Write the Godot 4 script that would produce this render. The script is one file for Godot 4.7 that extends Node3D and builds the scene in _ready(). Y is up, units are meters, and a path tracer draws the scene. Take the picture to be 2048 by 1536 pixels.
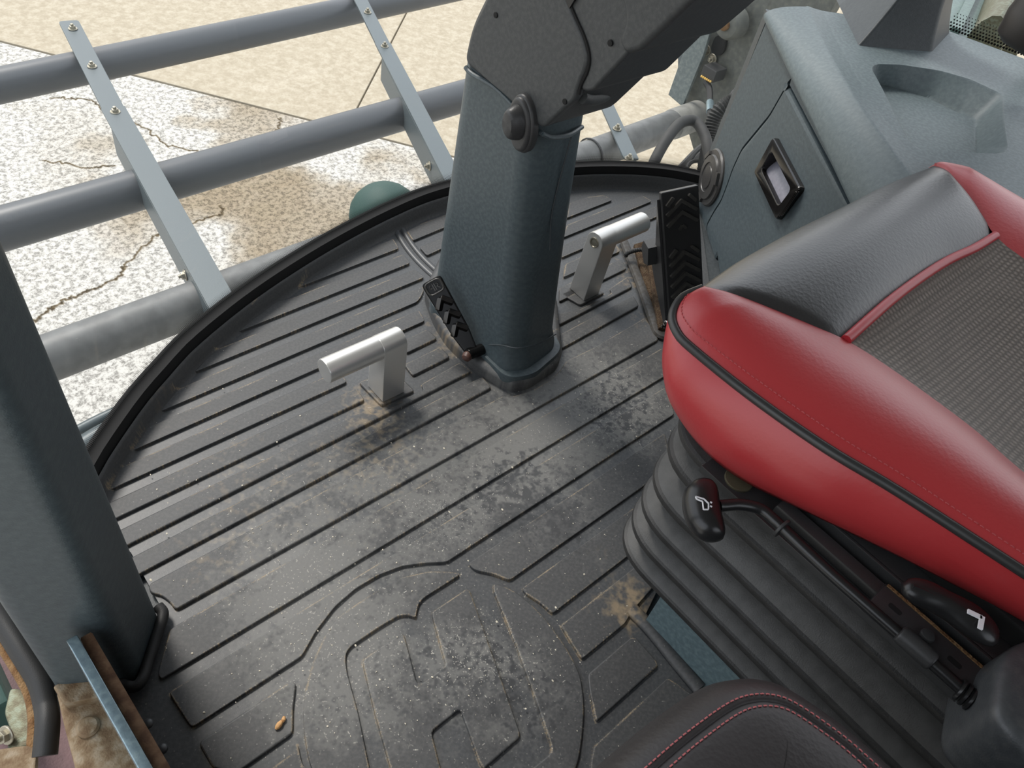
extends Node3D
# Cab of a harvesting machine seen from its open left door: x to the right, -z forward, y up, cab floor at y = 0.

var M := {}
var used := {}
var rng := RandomNumberGenerator.new()


func _ready() -> void:
	rng.seed = 7
	# camera
	var cam := Camera3D.new()
	cam.name = "camera"
	cam.transform = Transform3D(Basis(Vector3(0.745204, 0.169653, 0.644895), Vector3(0.391092, 0.672114, -0.628737), Vector3(-0.540110, 0.720751, 0.434512)), Vector3(0, 1, 0))
	cam.fov = 52.0059
	cam.near = 0.02
	cam.far = 200.0
	cam.current = true
	add_child(cam)
	# overcast sky and exposure
	var sm := ProceduralSkyMaterial.new()
	sm.sky_top_color = Color(0.90, 0.93, 0.97)
	sm.sky_horizon_color = Color(0.96, 0.96, 0.95)
	sm.sky_curve = 0.2
	sm.ground_bottom_color = Color(0.62, 0.58, 0.52)
	sm.ground_horizon_color = Color(0.75, 0.73, 0.70)
	sm.use_debanding = false
	var sky := Sky.new()
	sky.sky_material = sm
	var env := Environment.new()
	env.background_mode = Environment.BG_SKY
	env.sky = sky
	env.tonemap_mode = Environment.TONE_MAPPER_LINEAR
	env.tonemap_exposure = 2.0
	env.sdfgi_enabled = true
	env.ssao_enabled = true
	env.ssil_enabled = true
	var we := WorldEnvironment.new()
	we.name = "world"
	we.environment = env
	add_child(we)
	# veiled sun, high ahead
	var sun := DirectionalLight3D.new()
	sun.name = "sun"
	sun.light_color = Color(1.0, 0.98, 0.95)
	sun.light_energy = 0.55
	sun.light_angular_distance = 14.0
	sun.shadow_enabled = true
	sun.transform = Transform3D(Basis.looking_at(Vector3(0.02, -0.80, 0.60)), Vector3(0, 5, -4))
	add_child(sun)

	materials()
	outside()
	shell()
	mat_floor()
	pillar_and_sill()
	column()
	footrests()
	accelerator()
	console()
	seat()
	buddy_cushion()
	crumbs()


# ------------------------------------------------------------------ nodes

func numbered(called: String) -> String:
	var k: int = used.get(called, 0)
	used[called] = k + 1
	return called if k == 0 else "%s_%03d" % [called, k]


func thing(called: String, label: String, category: String, at := Vector3.ZERO, group := "") -> Node3D:
	var o := Node3D.new()
	o.name = numbered(called)
	o.position = at
	add_child(o)
	tag(o, label, category, group)
	return o


func tag(o: Node3D, label: String, category: String, group := "") -> Node3D:
	o.set_meta("label", label)
	o.set_meta("category", category)
	if group:
		o.set_meta("group", group)
	return o


func put(called: String, mesh: Mesh, m: Material, parent: Node3D = self) -> MeshInstance3D:
	var o := MeshInstance3D.new()
	o.name = numbered(called) if parent == self else called
	o.mesh = mesh
	o.material_override = m
	o.cast_shadow = GeometryInstance3D.SHADOW_CASTING_SETTING_ON
	parent.add_child(o, true)
	if parent != self and parent.get_parent() == self and parent.position != Vector3.ZERO and parent.rotation == Vector3.ZERO:
		o.position = -parent.position
	return o


func struct(called: String, mesh: Mesh, m: Material) -> MeshInstance3D:
	var o := put(called, mesh, m)
	o.set_meta("kind", "structure")
	return o


# ------------------------------------------------------------------ shapes

class Sh:
	var t := PackedVector3Array()

	func tri(a: Vector3, b: Vector3, c: Vector3) -> void:
		t.append(a)
		t.append(b)
		t.append(c)

	func quad(a: Vector3, b: Vector3, c: Vector3, d: Vector3) -> void:
		tri(a, b, c)
		tri(a, c, d)

	func strip(a: PackedVector3Array, b: PackedVector3Array, closed := true) -> void:
		var n := a.size()
		for i in (n if closed else n - 1):
			var j := (i + 1) % n
			quad(a[i], a[j], b[j], b[i])

	func fan(r: PackedVector3Array, mid: Vector3) -> void:
		for i in r.size():
			tri(mid, r[i], r[(i + 1) % r.size()])

	func solid(s: Sh) -> void:  # adds a closed shape, its faces turned outwards
		var c := Vector3.ZERO
		for p in s.t:
			c += p
		c /= maxf(1.0, s.t.size())
		var v := 0.0
		for i in range(0, s.t.size(), 3):
			v += (s.t[i] - c).dot((s.t[i + 1] - c).cross(s.t[i + 2] - c))
		if v < 0.0:
			for i in range(0, s.t.size(), 3):
				tri(s.t[i], s.t[i + 2], s.t[i + 1])
		else:
			t.append_array(s.t)


func mesh_of(s: Sh, crease := 40.0, flat_uv := Vector4.ZERO) -> ArrayMesh:
	var t := s.t
	var n := t.size() / 3
	var fn := PackedVector3Array()
	var fu := PackedVector3Array()
	fn.resize(n)
	fu.resize(n)
	var at := {}
	var keys: Array[Vector3i] = []
	keys.resize(n * 3)
	for f in n:
		var c := (t[f * 3 + 1] - t[f * 3]).cross(t[f * 3 + 2] - t[f * 3])
		fn[f] = c
		fu[f] = c.normalized()
		for k in 3:
			var key := Vector3i((t[f * 3 + k] * 40000.0).round())
			keys[f * 3 + k] = key
			if not at.has(key):
				at[key] = []
			at[key].append(f)
	var least := cos(deg_to_rad(crease))
	var vs := PackedVector3Array()
	var ns := PackedVector3Array()
	var uv := PackedVector2Array()
	vs.resize(n * 3)
	ns.resize(n * 3)
	uv.resize(n * 3)
	for f in n:
		for k in 3:
			var sum := Vector3.ZERO
			for g in at[keys[f * 3 + k]]:
				if fu[g].dot(fu[f]) > least:
					sum += fn[g]
			var to: int = f * 3 + [0, 2, 1][k]
			vs[to] = t[f * 3 + k]
			ns[to] = sum.normalized() if sum.length_squared() > 1e-20 else fu[f]
			if flat_uv != Vector4.ZERO:
				uv[to] = Vector2((t[f * 3 + k].x - flat_uv.x) / flat_uv.z, (t[f * 3 + k].z - flat_uv.y) / flat_uv.w)
	var a := []
	a.resize(Mesh.ARRAY_MAX)
	a[Mesh.ARRAY_VERTEX] = vs
	a[Mesh.ARRAY_NORMAL] = ns
	if flat_uv != Vector4.ZERO:
		a[Mesh.ARRAY_TEX_UV] = uv
		a[Mesh.ARRAY_TEX_UV2] = uv
	var m := ArrayMesh.new()
	m.add_surface_from_arrays(Mesh.PRIMITIVE_TRIANGLES, a)
	return m


func inset(p: PackedVector2Array, d: float) -> PackedVector2Array:  # p runs counter-clockwise by the shoelace sum
	var out := PackedVector2Array()
	var n := p.size()
	for i in n:
		var e0 := (p[i] - p[(i + n - 1) % n]).normalized()
		var e1 := (p[(i + 1) % n] - p[i]).normalized()
		var m := (Vector2(-e0.y, e0.x) + Vector2(-e1.y, e1.x))
		var l := m.length()
		if l < 0.2:
			out.append(p[i])
			continue
		m /= l
		out.append(p[i] + m * d / maxf(0.45, m.dot(Vector2(-e1.y, e1.x))))
	return out


func ccw(p: PackedVector2Array) -> PackedVector2Array:
	var a := 0.0
	for i in p.size():
		a += p[i].cross(p[(i + 1) % p.size()])
	var q := p.duplicate()
	if a < 0.0:
		q.reverse()
	return q


func rounded(p: PackedVector2Array, r: float, n := 3) -> PackedVector2Array:
	var out := PackedVector2Array()
	var k := p.size()
	for i in k:
		var a := p[(i + k - 1) % k]
		var b := p[i]
		var c := p[(i + 1) % k]
		var d := minf(r, 0.45 * minf(a.distance_to(b), b.distance_to(c)))
		var s := b + (a - b).normalized() * d
		var e := b + (c - b).normalized() * d
		for j in n + 1:
			var u := float(j) / n
			out.append(s.lerp(b, u).lerp(b.lerp(e, u), u))
	return out


func lift(p: PackedVector2Array, y: float, xf: Transform3D) -> PackedVector3Array:
	var out := PackedVector3Array()
	for v in p:
		out.append(xf * Vector3(v.x, y, v.y))
	return out


func prism(s: Sh, poly: PackedVector2Array, y0: float, y1: float, bev := 0.0, xf := Transform3D.IDENTITY, both := false, steps := 2) -> void:
	var p := ccw(poly)
	for i in 8:
		if bev <= 0.0 or sound(p, inset(p, bev)):
			break
		bev = bev * 0.6 if i < 7 else 0.0
	var q := Sh.new()
	var rings: Array[PackedVector3Array] = []
	if both and bev > 0.0:
		for i in range(steps, -1, -1):
			var a := PI / 2 * i / steps
			rings.append(lift(inset(p, bev * (1.0 - cos(a))), y0 + bev * (1.0 - sin(a)), xf))
	else:
		rings.append(lift(p, y0, xf))
	if bev > 0.0:
		for i in steps + 1:
			var a := PI / 2 * i / steps
			rings.append(lift(inset(p, bev * (1.0 - cos(a))), y1 - bev * (1.0 - sin(a)), xf))
	else:
		rings.append(lift(p, y1, xf))
	for i in rings.size() - 1:
		q.strip(rings[i], rings[i + 1])
	var top := Geometry2D.triangulate_polygon(inset(p, bev) if bev > 0.0 else p)
	if top.is_empty():
		top = Geometry2D.triangulate_polygon(p)
	# the top fan must wind like the sides: sides are (a[i], a[j], b[j], b[i])
	var hi := rings[-1]
	var lo := rings[0]
	for i in range(0, top.size(), 3):
		var x := top[i]
		var y := top[i + 1]
		var z := top[i + 2]
		if (p[y] - p[x]).cross(p[z] - p[x]) < 0.0:
			y = top[i + 2]
			z = top[i + 1]
		q.tri(hi[x], hi[y], hi[z])
		q.tri(lo[x], lo[z], lo[y])
	s.solid(q)


func sound(p: PackedVector2Array, q: PackedVector2Array) -> bool:  # an inset outline that has not folded over
	for i in p.size():
		var j := (i + 1) % p.size()
		if (q[j] - q[i]).dot(p[j] - p[i]) < 0.0:
			return false
	var t := Geometry2D.triangulate_polygon(q)
	if t.size() != (q.size() - 2) * 3:
		return false
	var a := 0.0
	for i in q.size():
		a += q[i].cross(q[(i + 1) % q.size()])
	var b := 0.0
	for i in range(0, t.size(), 3):
		b += absf((q[t[i + 1]] - q[t[i]]).cross(q[t[i + 2]] - q[t[i]]))
	return absf(a - b) < 0.01 * absf(a)


func rect(w: float, d: float) -> PackedVector2Array:
	return PackedVector2Array([Vector2(-w / 2, -d / 2), Vector2(w / 2, -d / 2), Vector2(w / 2, d / 2), Vector2(-w / 2, d / 2)])


func box(s: Sh, lo: Vector3, hi: Vector3, bev := 0.003, corner := 0.0) -> void:
	var p := rect(hi.x - lo.x, hi.z - lo.z)
	if corner > 0.0:
		p = rounded(p, corner, 4)
	prism(s, p, lo.y, hi.y, bev, Transform3D(Basis.IDENTITY, Vector3((lo.x + hi.x) / 2, 0, (lo.z + hi.z) / 2)), true)


func along(a: Vector3, b: Vector3, hint := Vector3.UP) -> Transform3D:  # y axis from a to b
	var y := (b - a).normalized()
	var x := hint.cross(y)
	if x.length() < 0.01:
		x = Vector3.RIGHT.cross(y)
	x = x.normalized()
	return Transform3D(Basis(x, y, x.cross(y)), a)


func bar(s: Sh, a: Vector3, b: Vector3, w: float, h: float, bev := 0.002, hint := Vector3.UP) -> void:  # w across, h along the hint
	prism(s, rect(w, h), 0.0, a.distance_to(b), bev, along(a, b, hint), true)


func lathe(s: Sh, profile: PackedVector2Array, xf: Transform3D, n := 20) -> void:  # (radius, height) pairs
	var q := Sh.new()
	var rings: Array[PackedVector3Array] = []
	for v in profile:
		var r := PackedVector3Array()
		for i in n:
			var a := TAU * i / n
			r.append(xf * Vector3(v.x * cos(a), v.y, v.x * sin(a)))
		rings.append(r)
	for i in rings.size() - 1:
		q.strip(rings[i], rings[i + 1])
	var lo := rings[0].duplicate()
	lo.reverse()
	q.fan(lo, xf * Vector3(0, profile[0].y, 0))
	q.fan(rings[-1], xf * Vector3(0, profile[-1].y, 0))
	s.solid(q)


func cyl(s: Sh, a: Vector3, b: Vector3, r: float, bev := 0.002, n := 20) -> void:
	var h := a.distance_to(b)
	lathe(s, PackedVector2Array([Vector2(r - bev, 0), Vector2(r - bev * 0.3, bev * 0.3), Vector2(r, bev), Vector2(r, h - bev), Vector2(r - bev * 0.3, h - bev * 0.3), Vector2(r - bev, h)]), along(a, b), n)


func smooth(p: PackedVector3Array, n: int, closed := false) -> PackedVector3Array:
	var out := PackedVector3Array()
	var k := p.size()
	var spans := k if closed else k - 1
	for i in spans:
		var a := p[(i + k - 1) % k] if closed or i > 0 else p[0] * 2.0 - p[1]
		var d := p[(i + 2) % k] if closed or i + 2 < k else p[k - 1] * 2.0 - p[k - 2]
		for j in n:
			out.append(p[i].cubic_interpolate(p[(i + 1) % k], a, d, float(j) / n))
	if not closed:
		out.append(p[k - 1])
	return out


func even(p: PackedVector3Array, n: int) -> PackedVector3Array:  # n points evenly along a curve
	var c := Curve3D.new()
	for v in smooth(p, 6):
		c.add_point(v)
	var out := PackedVector3Array()
	for i in n:
		out.append(c.sample_baked(c.get_baked_length() * i / (n - 1)))
	return out


func tube(s: Sh, p: PackedVector3Array, radius, sides := 10, squash := Vector2.ONE, closed := false) -> void:
	var q := Sh.new()
	var rings: Array[PackedVector3Array] = []
	var up := Vector3.UP
	var n := p.size()
	for i in n:
		var d := (p[mini(i + 1, n - 1)] - p[maxi(i - 1, 0)]).normalized()
		if closed:
			d = (p[(i + 1) % n] - p[(i + n - 1) % n]).normalized()
		var x := up.cross(d)
		if x.length() < 0.05:
			x = Vector3.RIGHT.cross(d)
		x = x.normalized()
		up = d.cross(x)
		var r: float = radius[i] if radius is Array or radius is PackedFloat32Array else radius
		var ring := PackedVector3Array()
		for k in sides:
			var a := TAU * k / sides
			ring.append(p[i] + x * cos(a) * r * squash.x + up * sin(a) * r * squash.y)
		rings.append(ring)
	for i in n - 1:
		q.strip(rings[i], rings[i + 1])
	if closed:
		q.strip(rings[n - 1], rings[0])
	else:
		var lo := rings[0].duplicate()
		lo.reverse()
		q.fan(lo, p[0])
		q.fan(rings[-1], p[n - 1])
	s.solid(q)


func loft(s: Sh, rings: Array[PackedVector3Array], cap0 := true, cap1 := true) -> void:
	var q := Sh.new()
	for i in rings.size() - 1:
		q.strip(rings[i], rings[i + 1])
	for e in 2:
		if [cap0, cap1][e]:
			var r := rings[0 if e == 0 else -1].duplicate()
			if e == 0:
				r.reverse()
			var c := Vector3.ZERO
			for v in r:
				c += v
			q.fan(r, c / r.size())
	s.solid(q)


func sheet(rows: Array[PackedVector3Array], thick := Vector3.ZERO, flip := false) -> Sh:  # an open surface through rows of points
	var s := Sh.new()
	for i in rows.size() - 1:
		if flip:
			s.strip(rows[i + 1], rows[i], false)
		else:
			s.strip(rows[i], rows[i + 1], false)
	if thick != Vector3.ZERO:
		for i in rows.size() - 1:
			for j in rows[i].size() - 1:
				s.quad(rows[i][j] + thick, rows[i + 1][j] + thick, rows[i + 1][j + 1] + thick, rows[i][j + 1] + thick)
	return s


func face_holed(s: Sh, outer: PackedVector2Array, hole: PackedVector2Array, y: float, xf: Transform3D, up: Vector3) -> void:  # a flat polygon with a hole, in two halves
	var c := Vector2.ZERO
	for v in hole:
		c += v / hole.size()
	for sd in [-1.0, 1.0]:
		var cut := PackedVector2Array([c + Vector2(0, -9), c + Vector2(9 * sd, -9), c + Vector2(9 * sd, 9), c + Vector2(0, 9)])
		for part in Geometry2D.intersect_polygons(outer, cut):
			for piece in Geometry2D.clip_polygons(part, hole):
				face(s, piece, y, xf, up)


func face(s: Sh, poly: PackedVector2Array, y: float, xf: Transform3D, up: Vector3) -> void:  # a flat polygon that faces along up
	var top := Geometry2D.triangulate_polygon(poly)
	for i in range(0, top.size(), 3):
		var a := xf * Vector3(poly[top[i]].x, y, poly[top[i]].y)
		var b := xf * Vector3(poly[top[i + 1]].x, y, poly[top[i + 1]].y)
		var c := xf * Vector3(poly[top[i + 2]].x, y, poly[top[i + 2]].y)
		if (b - a).cross(c - a).dot(up) < 0.0:
			s.tri(a, c, b)
		else:
			s.tri(a, b, c)


func arc(c: Vector2, r: float, a0: float, a1: float, n: int) -> PackedVector2Array:
	var out := PackedVector2Array()
	for i in n + 1:
		var a := lerpf(a0, a1, float(i) / n)
		out.append(c + Vector2(cos(a), sin(a)) * r)
	return out


func bolt(parent: Node3D, at: Vector3, axis: Vector3, r: float, m: Material, called := "bolt") -> void:
	var s := Sh.new()
	var a := axis.normalized()
	lathe(s, PackedVector2Array([Vector2(r * 1.5, 0), Vector2(r * 1.5, r * 0.2), Vector2(r * 1.4, r * 0.3)]), along(at, at + a), 16)
	prism(s, arc(Vector2.ZERO, r, 0, TAU * 5 / 6, 5), r * 0.3, r * 1.1, r * 0.1, along(at, at + a))
	cyl(s, at + a * r, at + a * r * 1.8, r * 0.5, r * 0.1, 12)
	put(called, mesh_of(s), m, parent)


# ------------------------------------------------------------------ materials

func noise(kind: int, freq: float, seed_: int, octaves := 3) -> FastNoiseLite:
	var n := FastNoiseLite.new()
	n.noise_type = kind
	n.frequency = freq
	n.seed = seed_
	n.fractal_octaves = octaves
	if octaves == 0:
		n.fractal_type = FastNoiseLite.FRACTAL_NONE
	return n


func rough_noise(freq: float, seed_: int) -> FastNoiseLite:
	var n := noise(FastNoiseLite.TYPE_SIMPLEX, freq, seed_, 6)
	n.fractal_gain = 0.85
	return n


func ramp(stops: Array) -> Gradient:
	var g := Gradient.new()
	g.offsets = PackedFloat32Array(stops.map(func(x): return x[0]))
	g.colors = PackedColorArray(stops.map(func(x): return x[1]))
	return g


func noise_tex(n: FastNoiseLite, size := 512, g: Gradient = null) -> NoiseTexture2D:
	var t := NoiseTexture2D.new()
	t.width = size
	t.height = size
	t.seamless = true
	t.noise = n
	if g:
		t.color_ramp = g
	return t


func add_mat(called: String, c: Color, rough: float, metal := 0.0, spec := 0.5) -> StandardMaterial3D:
	var m := StandardMaterial3D.new()
	m.resource_name = called
	m.albedo_color = c
	m.roughness = rough
	m.metallic = metal
	m.metallic_specular = spec
	M[called] = m
	return m


func grain(m: StandardMaterial3D, tex: Texture2D, depth: float, scale: float, albedo: Texture2D = null) -> void:
	m.uv1_triplanar = true
	m.uv1_world_triplanar = true
	m.uv1_scale = Vector3.ONE * scale
	m.heightmap_enabled = tex != null
	m.heightmap_texture = tex
	m.heightmap_scale = depth
	if albedo:
		m.albedo_texture = albedo


func grey(v: float) -> Color:
	return Color(v, v, v)


func materials() -> void:
	var fine := noise_tex(noise(FastNoiseLite.TYPE_SIMPLEX, 0.09, 3, 2))
	var skin := noise_tex(noise(FastNoiseLite.TYPE_CELLULAR, 0.05, 5, 2))
	var blotch := noise_tex(noise(FastNoiseLite.TYPE_SIMPLEX, 0.008, 9, 5), 512, ramp([[0.2, grey(0.86)], [0.5, grey(0.94)], [0.8, grey(1.0)]]))
	var worn := noise_tex(noise(FastNoiseLite.TYPE_SIMPLEX, 0.012, 19, 5), 512, ramp([[0.2, Color(0.72, 0.62, 0.50)], [0.5, Color(0.86, 0.80, 0.71)], [0.8, Color(1, 0.99, 0.97)]]))
	var speck := noise_tex(rough_noise(0.05, 61), 1024, ramp([[0.0, grey(0.88)], [0.62, grey(0.95)], [0.78, grey(1.0)]]))
	var scuff := noise_tex(noise(FastNoiseLite.TYPE_SIMPLEX, 0.02, 29, 4), 512, ramp([[0.0, grey(0.82)], [0.55, grey(0.92)], [0.8, Color(1.0, 0.99, 0.97)]]))

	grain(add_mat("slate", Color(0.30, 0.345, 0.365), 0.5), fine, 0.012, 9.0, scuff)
	grain(add_mat("pillar_paint", Color(0.255, 0.295, 0.31), 0.5), fine, 0.012, 9.0, scuff)
	grain(add_mat("slate_dark", Color(0.235, 0.26, 0.275), 0.5), fine, 0.012, 9.0, scuff)
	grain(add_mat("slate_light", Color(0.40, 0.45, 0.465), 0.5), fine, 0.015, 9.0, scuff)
	grain(add_mat("column_paint", Color(0.295, 0.338, 0.355), 0.42), fine, 0.008, 10.0, scuff)
	grain(add_mat("cover_grey", Color(0.265, 0.275, 0.28), 0.5), fine, 0.01, 10.0, scuff)
	grain(add_mat("black_plastic", Color(0.205, 0.206, 0.208), 0.42), fine, 0.008, 10.0)
	grain(add_mat("grey_plastic", Color(0.30, 0.31, 0.32), 0.38), fine, 0.012, 8.0, scuff)
	add_mat("black_gloss", Color(0.09, 0.085, 0.082), 0.12)
	add_mat("black_void", Color(0.03, 0.03, 0.03), 0.8)
	grain(add_mat("rubber", Color(0.115, 0.115, 0.115), 0.6), fine, 0.01, 12.0)
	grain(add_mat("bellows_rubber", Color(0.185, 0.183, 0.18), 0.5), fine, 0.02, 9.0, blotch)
	grain(add_mat("painted_steel", Color(0.355, 0.39, 0.40), 0.42, 0.1), fine, 0.003, 6.0, speck)
	grain(add_mat("tube_paint", Color(0.335, 0.345, 0.355), 0.40, 0.1), fine, 0.003, 6.0, speck)
	grain(add_mat("tube_dusty", Color(0.41, 0.415, 0.41), 0.5, 0.1), fine, 0.004, 4.0, blotch)
	grain(add_mat("dusty_tube", Color(0.52, 0.52, 0.50), 0.6, 0.0), fine, 0.006, 4.0, blotch)
	grain(add_mat("aluminium", Color(0.84, 0.835, 0.82), 0.34, 0.7), fine, 0.004, 14.0)
	grain(add_mat("zinc", Color(0.66, 0.64, 0.58), 0.38, 0.8), fine, 0.006, 20.0, blotch)
	grain(add_mat("dusty_steel", Color(0.52, 0.47, 0.40), 0.75, 0.1), fine, 0.03, 6.0, worn)
	grain(add_mat("rusty", Color(0.36, 0.27, 0.19), 0.85), fine, 0.03, 6.0, worn)
	grain(add_mat("olive_plate", Color(0.40, 0.43, 0.37), 0.5, 0.3), fine, 0.01, 8.0, worn)
	grain(add_mat("bright_edge", Color(0.58, 0.66, 0.69), 0.25, 0.6), fine, 0.003, 8.0, scuff)
	grain(add_mat("mauve_step", Color(0.40, 0.31, 0.31), 0.8), fine, 0.04, 4.0, blotch)
	grain(add_mat("dirt", Color(0.50, 0.40, 0.28), 0.95), fine, 0.15, 5.0, worn)
	grain(add_mat("red_leather", Color(0.68, 0.195, 0.21), 0.40), skin, 0.02, 7.0)
	grain(add_mat("black_leather", Color(0.185, 0.183, 0.185), 0.36), skin, 0.03, 7.0)
	grain(add_mat("brown_leather", Color(0.205, 0.19, 0.19), 0.45), skin, 0.03, 8.0)
	grain(add_mat("mat_sheet", Color(0.295, 0.302, 0.31), 0.42), fine, 0.004, 14.0, scuff)
	grain(add_mat("mat_sheet_plain", Color(0.25, 0.25, 0.25), 0.55), fine, 0.006, 11.0, worn)
	grain(add_mat("mat_pad", Color(0.295, 0.297, 0.30), 0.55), fine, 0.007, 14.0, scuff)
	grain(add_mat("mat_pad_b", Color(0.287, 0.289, 0.292), 0.55), fine, 0.007, 14.0, scuff)
	grain(add_mat("dirt_dark", Color(0.33, 0.27, 0.20), 0.95), fine, 0.2, 7.0, worn)
	grain(add_mat("flap_grey", Color(0.50, 0.50, 0.55), 0.3), fine, 0.003, 8.0, scuff)
	grain(add_mat("grey_plastic_dark", Color(0.27, 0.265, 0.26), 0.4), fine, 0.008, 8.0, scuff)
	grain(add_mat("housing_brown", Color(0.20, 0.185, 0.175), 0.5), fine, 0.008, 8.0)
	grain(add_mat("dusty_arm", Color(0.40, 0.41, 0.39), 0.6, 0.1), fine, 0.01, 3.0, scuff)
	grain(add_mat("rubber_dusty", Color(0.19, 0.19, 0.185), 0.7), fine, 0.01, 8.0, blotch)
	grain(add_mat("green_steel", Color(0.36, 0.44, 0.42), 0.45, 0.1), fine, 0.006, 4.0, scuff)
	grain(add_mat("black_sheet", Color(0.17, 0.165, 0.155), 0.35), fine, 0.01, 8.0)
	grain(add_mat("headliner", Color(0.52, 0.52, 0.51), 0.9), fine, 0.02, 6.0)
	grain(add_mat("base_blue", Color(0.40, 0.475, 0.495), 0.45), fine, 0.006, 8.0, scuff)
	grain(add_mat("black_gloss_soft", Color(0.125, 0.125, 0.128), 0.28), fine, 0.003, 8.0)
	grain(add_mat("pedal_black", Color(0.17, 0.17, 0.172), 0.36), fine, 0.006, 10.0)
	add_mat("pedal_gloss", Color(0.07, 0.07, 0.07), 0.24, 0.0, 0.3)
	grain(add_mat("pedal_tread", Color(0.25, 0.245, 0.235), 0.4), fine, 0.006, 10.0, scuff)
	grain(add_mat("flange_steel", Color(0.47, 0.51, 0.51), 0.45, 0.1), fine, 0.004, 5.0, scuff)
	grain(add_mat("bellows_lit", Color(0.30, 0.298, 0.292), 0.52), fine, 0.02, 9.0, blotch)  # paler copy of the bellows rubber, light painted onto the fold ledges
	grain(add_mat("roller", Color(0.36, 0.34, 0.27), 0.5, 0.3), fine, 0.004, 9.0)
	add_mat("crumb", Color(0.80, 0.77, 0.70), 0.9)
	add_mat("husk", Color(0.80, 0.62, 0.42), 0.8)
	add_mat("piping_black", Color(0.19, 0.19, 0.19), 0.35)
	add_mat("piping_red", Color(0.70, 0.20, 0.23), 0.35)
	add_mat("thread_pink", Color(0.76, 0.42, 0.42), 0.7)
	add_mat("thread_red", Color(0.70, 0.30, 0.31), 0.7)
	add_mat("print_white", Color(0.93, 0.93, 0.94), 0.5)
	add_mat("deep_green", Color(0.12, 0.25, 0.225), 0.65)
	add_mat("brass", Color(0.85, 0.72, 0.42), 0.4, 0.6)
	add_mat("hub_brown", Color(0.30, 0.20, 0.17), 0.5)
	M.red_leather.clearcoat_enabled = true
	M.red_leather.clearcoat = 0.4
	M.red_leather.clearcoat_roughness = 0.35
	M.black_leather.clearcoat_enabled = true
	M.black_leather.clearcoat = 0.3
	M.black_leather.clearcoat_roughness = 0.35

	var glass := add_mat("glass", Color(0.96, 0.98, 0.97, 0.03), 0.02)
	glass.transparency = BaseMaterial3D.TRANSPARENCY_ALPHA

	# knitted seat fabric: staggered stitches
	var im := Image.create(64, 64, false, Image.FORMAT_RGB8)
	var hm := Image.create(64, 64, false, Image.FORMAT_RGB8)
	for y in 64:
		for x in 64:
			var cx := fmod(x + (4.0 if (y / 8) % 2 == 1 else 0.0), 8.0) / 8.0 - 0.5
			var cy := fmod(float(y), 8.0) / 8.0 - 0.5
			var bump := clampf(1.15 - 2.3 * Vector2(cx, cy * 0.9).length(), 0.0, 1.0)
			var j := rng.randf_range(0.85, 1.1)
			hm.set_pixel(x, y, grey(bump))
			im.set_pixel(x, y, Color(0.62, 0.585, 0.55) * (0.62 + 0.38 * bump) * j)
	var fabric := add_mat("fabric", Color(0.95, 0.93, 0.92), 0.9, 0.0, 0.25)
	grain(fabric, ImageTexture.create_from_image(hm), 0.05, 1.0 / 0.06, ImageTexture.create_from_image(im))
	fabric.rim_enabled = true
	fabric.rim = 0.5

	# concrete: a smooth slab and one with its aggregate laid bare
	var stones := noise_tex(rough_noise(0.03, 31), 1024, ramp([[0.22, Color(0.50, 0.495, 0.48)], [0.42, Color(0.66, 0.655, 0.64)], [0.50, Color(0.745, 0.74, 0.725)], [0.62, Color(0.81, 0.805, 0.79)]]))
	grain(add_mat("exposed_concrete", Color(0.94, 0.93, 0.91), 0.9, 0.0, 0.3), stones, 0.03, 0.75, stones)
	var trowel := noise_tex(rough_noise(0.012, 37), 1024, ramp([[0.25, Color(0.60, 0.56, 0.485)], [0.5, Color(0.64, 0.60, 0.525)], [0.75, Color(0.68, 0.645, 0.575)]]))
	grain(add_mat("smooth_concrete", Color(1, 1, 1), 0.9, 0.0, 0.3), null, 0.0, 0.8, trowel)


func dirt_layer(m: StandardMaterial3D, im: Image, blend := BaseMaterial3D.BLEND_MODE_MIX) -> void:  # a map laid flat over a material, by the second coordinates
	m.detail_enabled = true
	m.detail_albedo = ImageTexture.create_from_image(im)
	m.detail_blend_mode = blend
	m.detail_uv_layer = BaseMaterial3D.DETAIL_UV_2


# ------------------------------------------------------------------ outside

const GROUND := -1.4

func half(p: Vector2, q: Vector2, gap: float) -> PackedVector2Array:  # a huge quad on the left of p-q
	var d := (q - p).normalized()
	var n := Vector2(-d.y, d.x)
	return PackedVector2Array([p - d * 60 + n * gap, q + d * 60 + n * gap, q + d * 60 + n * 90, p - d * 60 + n * 90])


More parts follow.
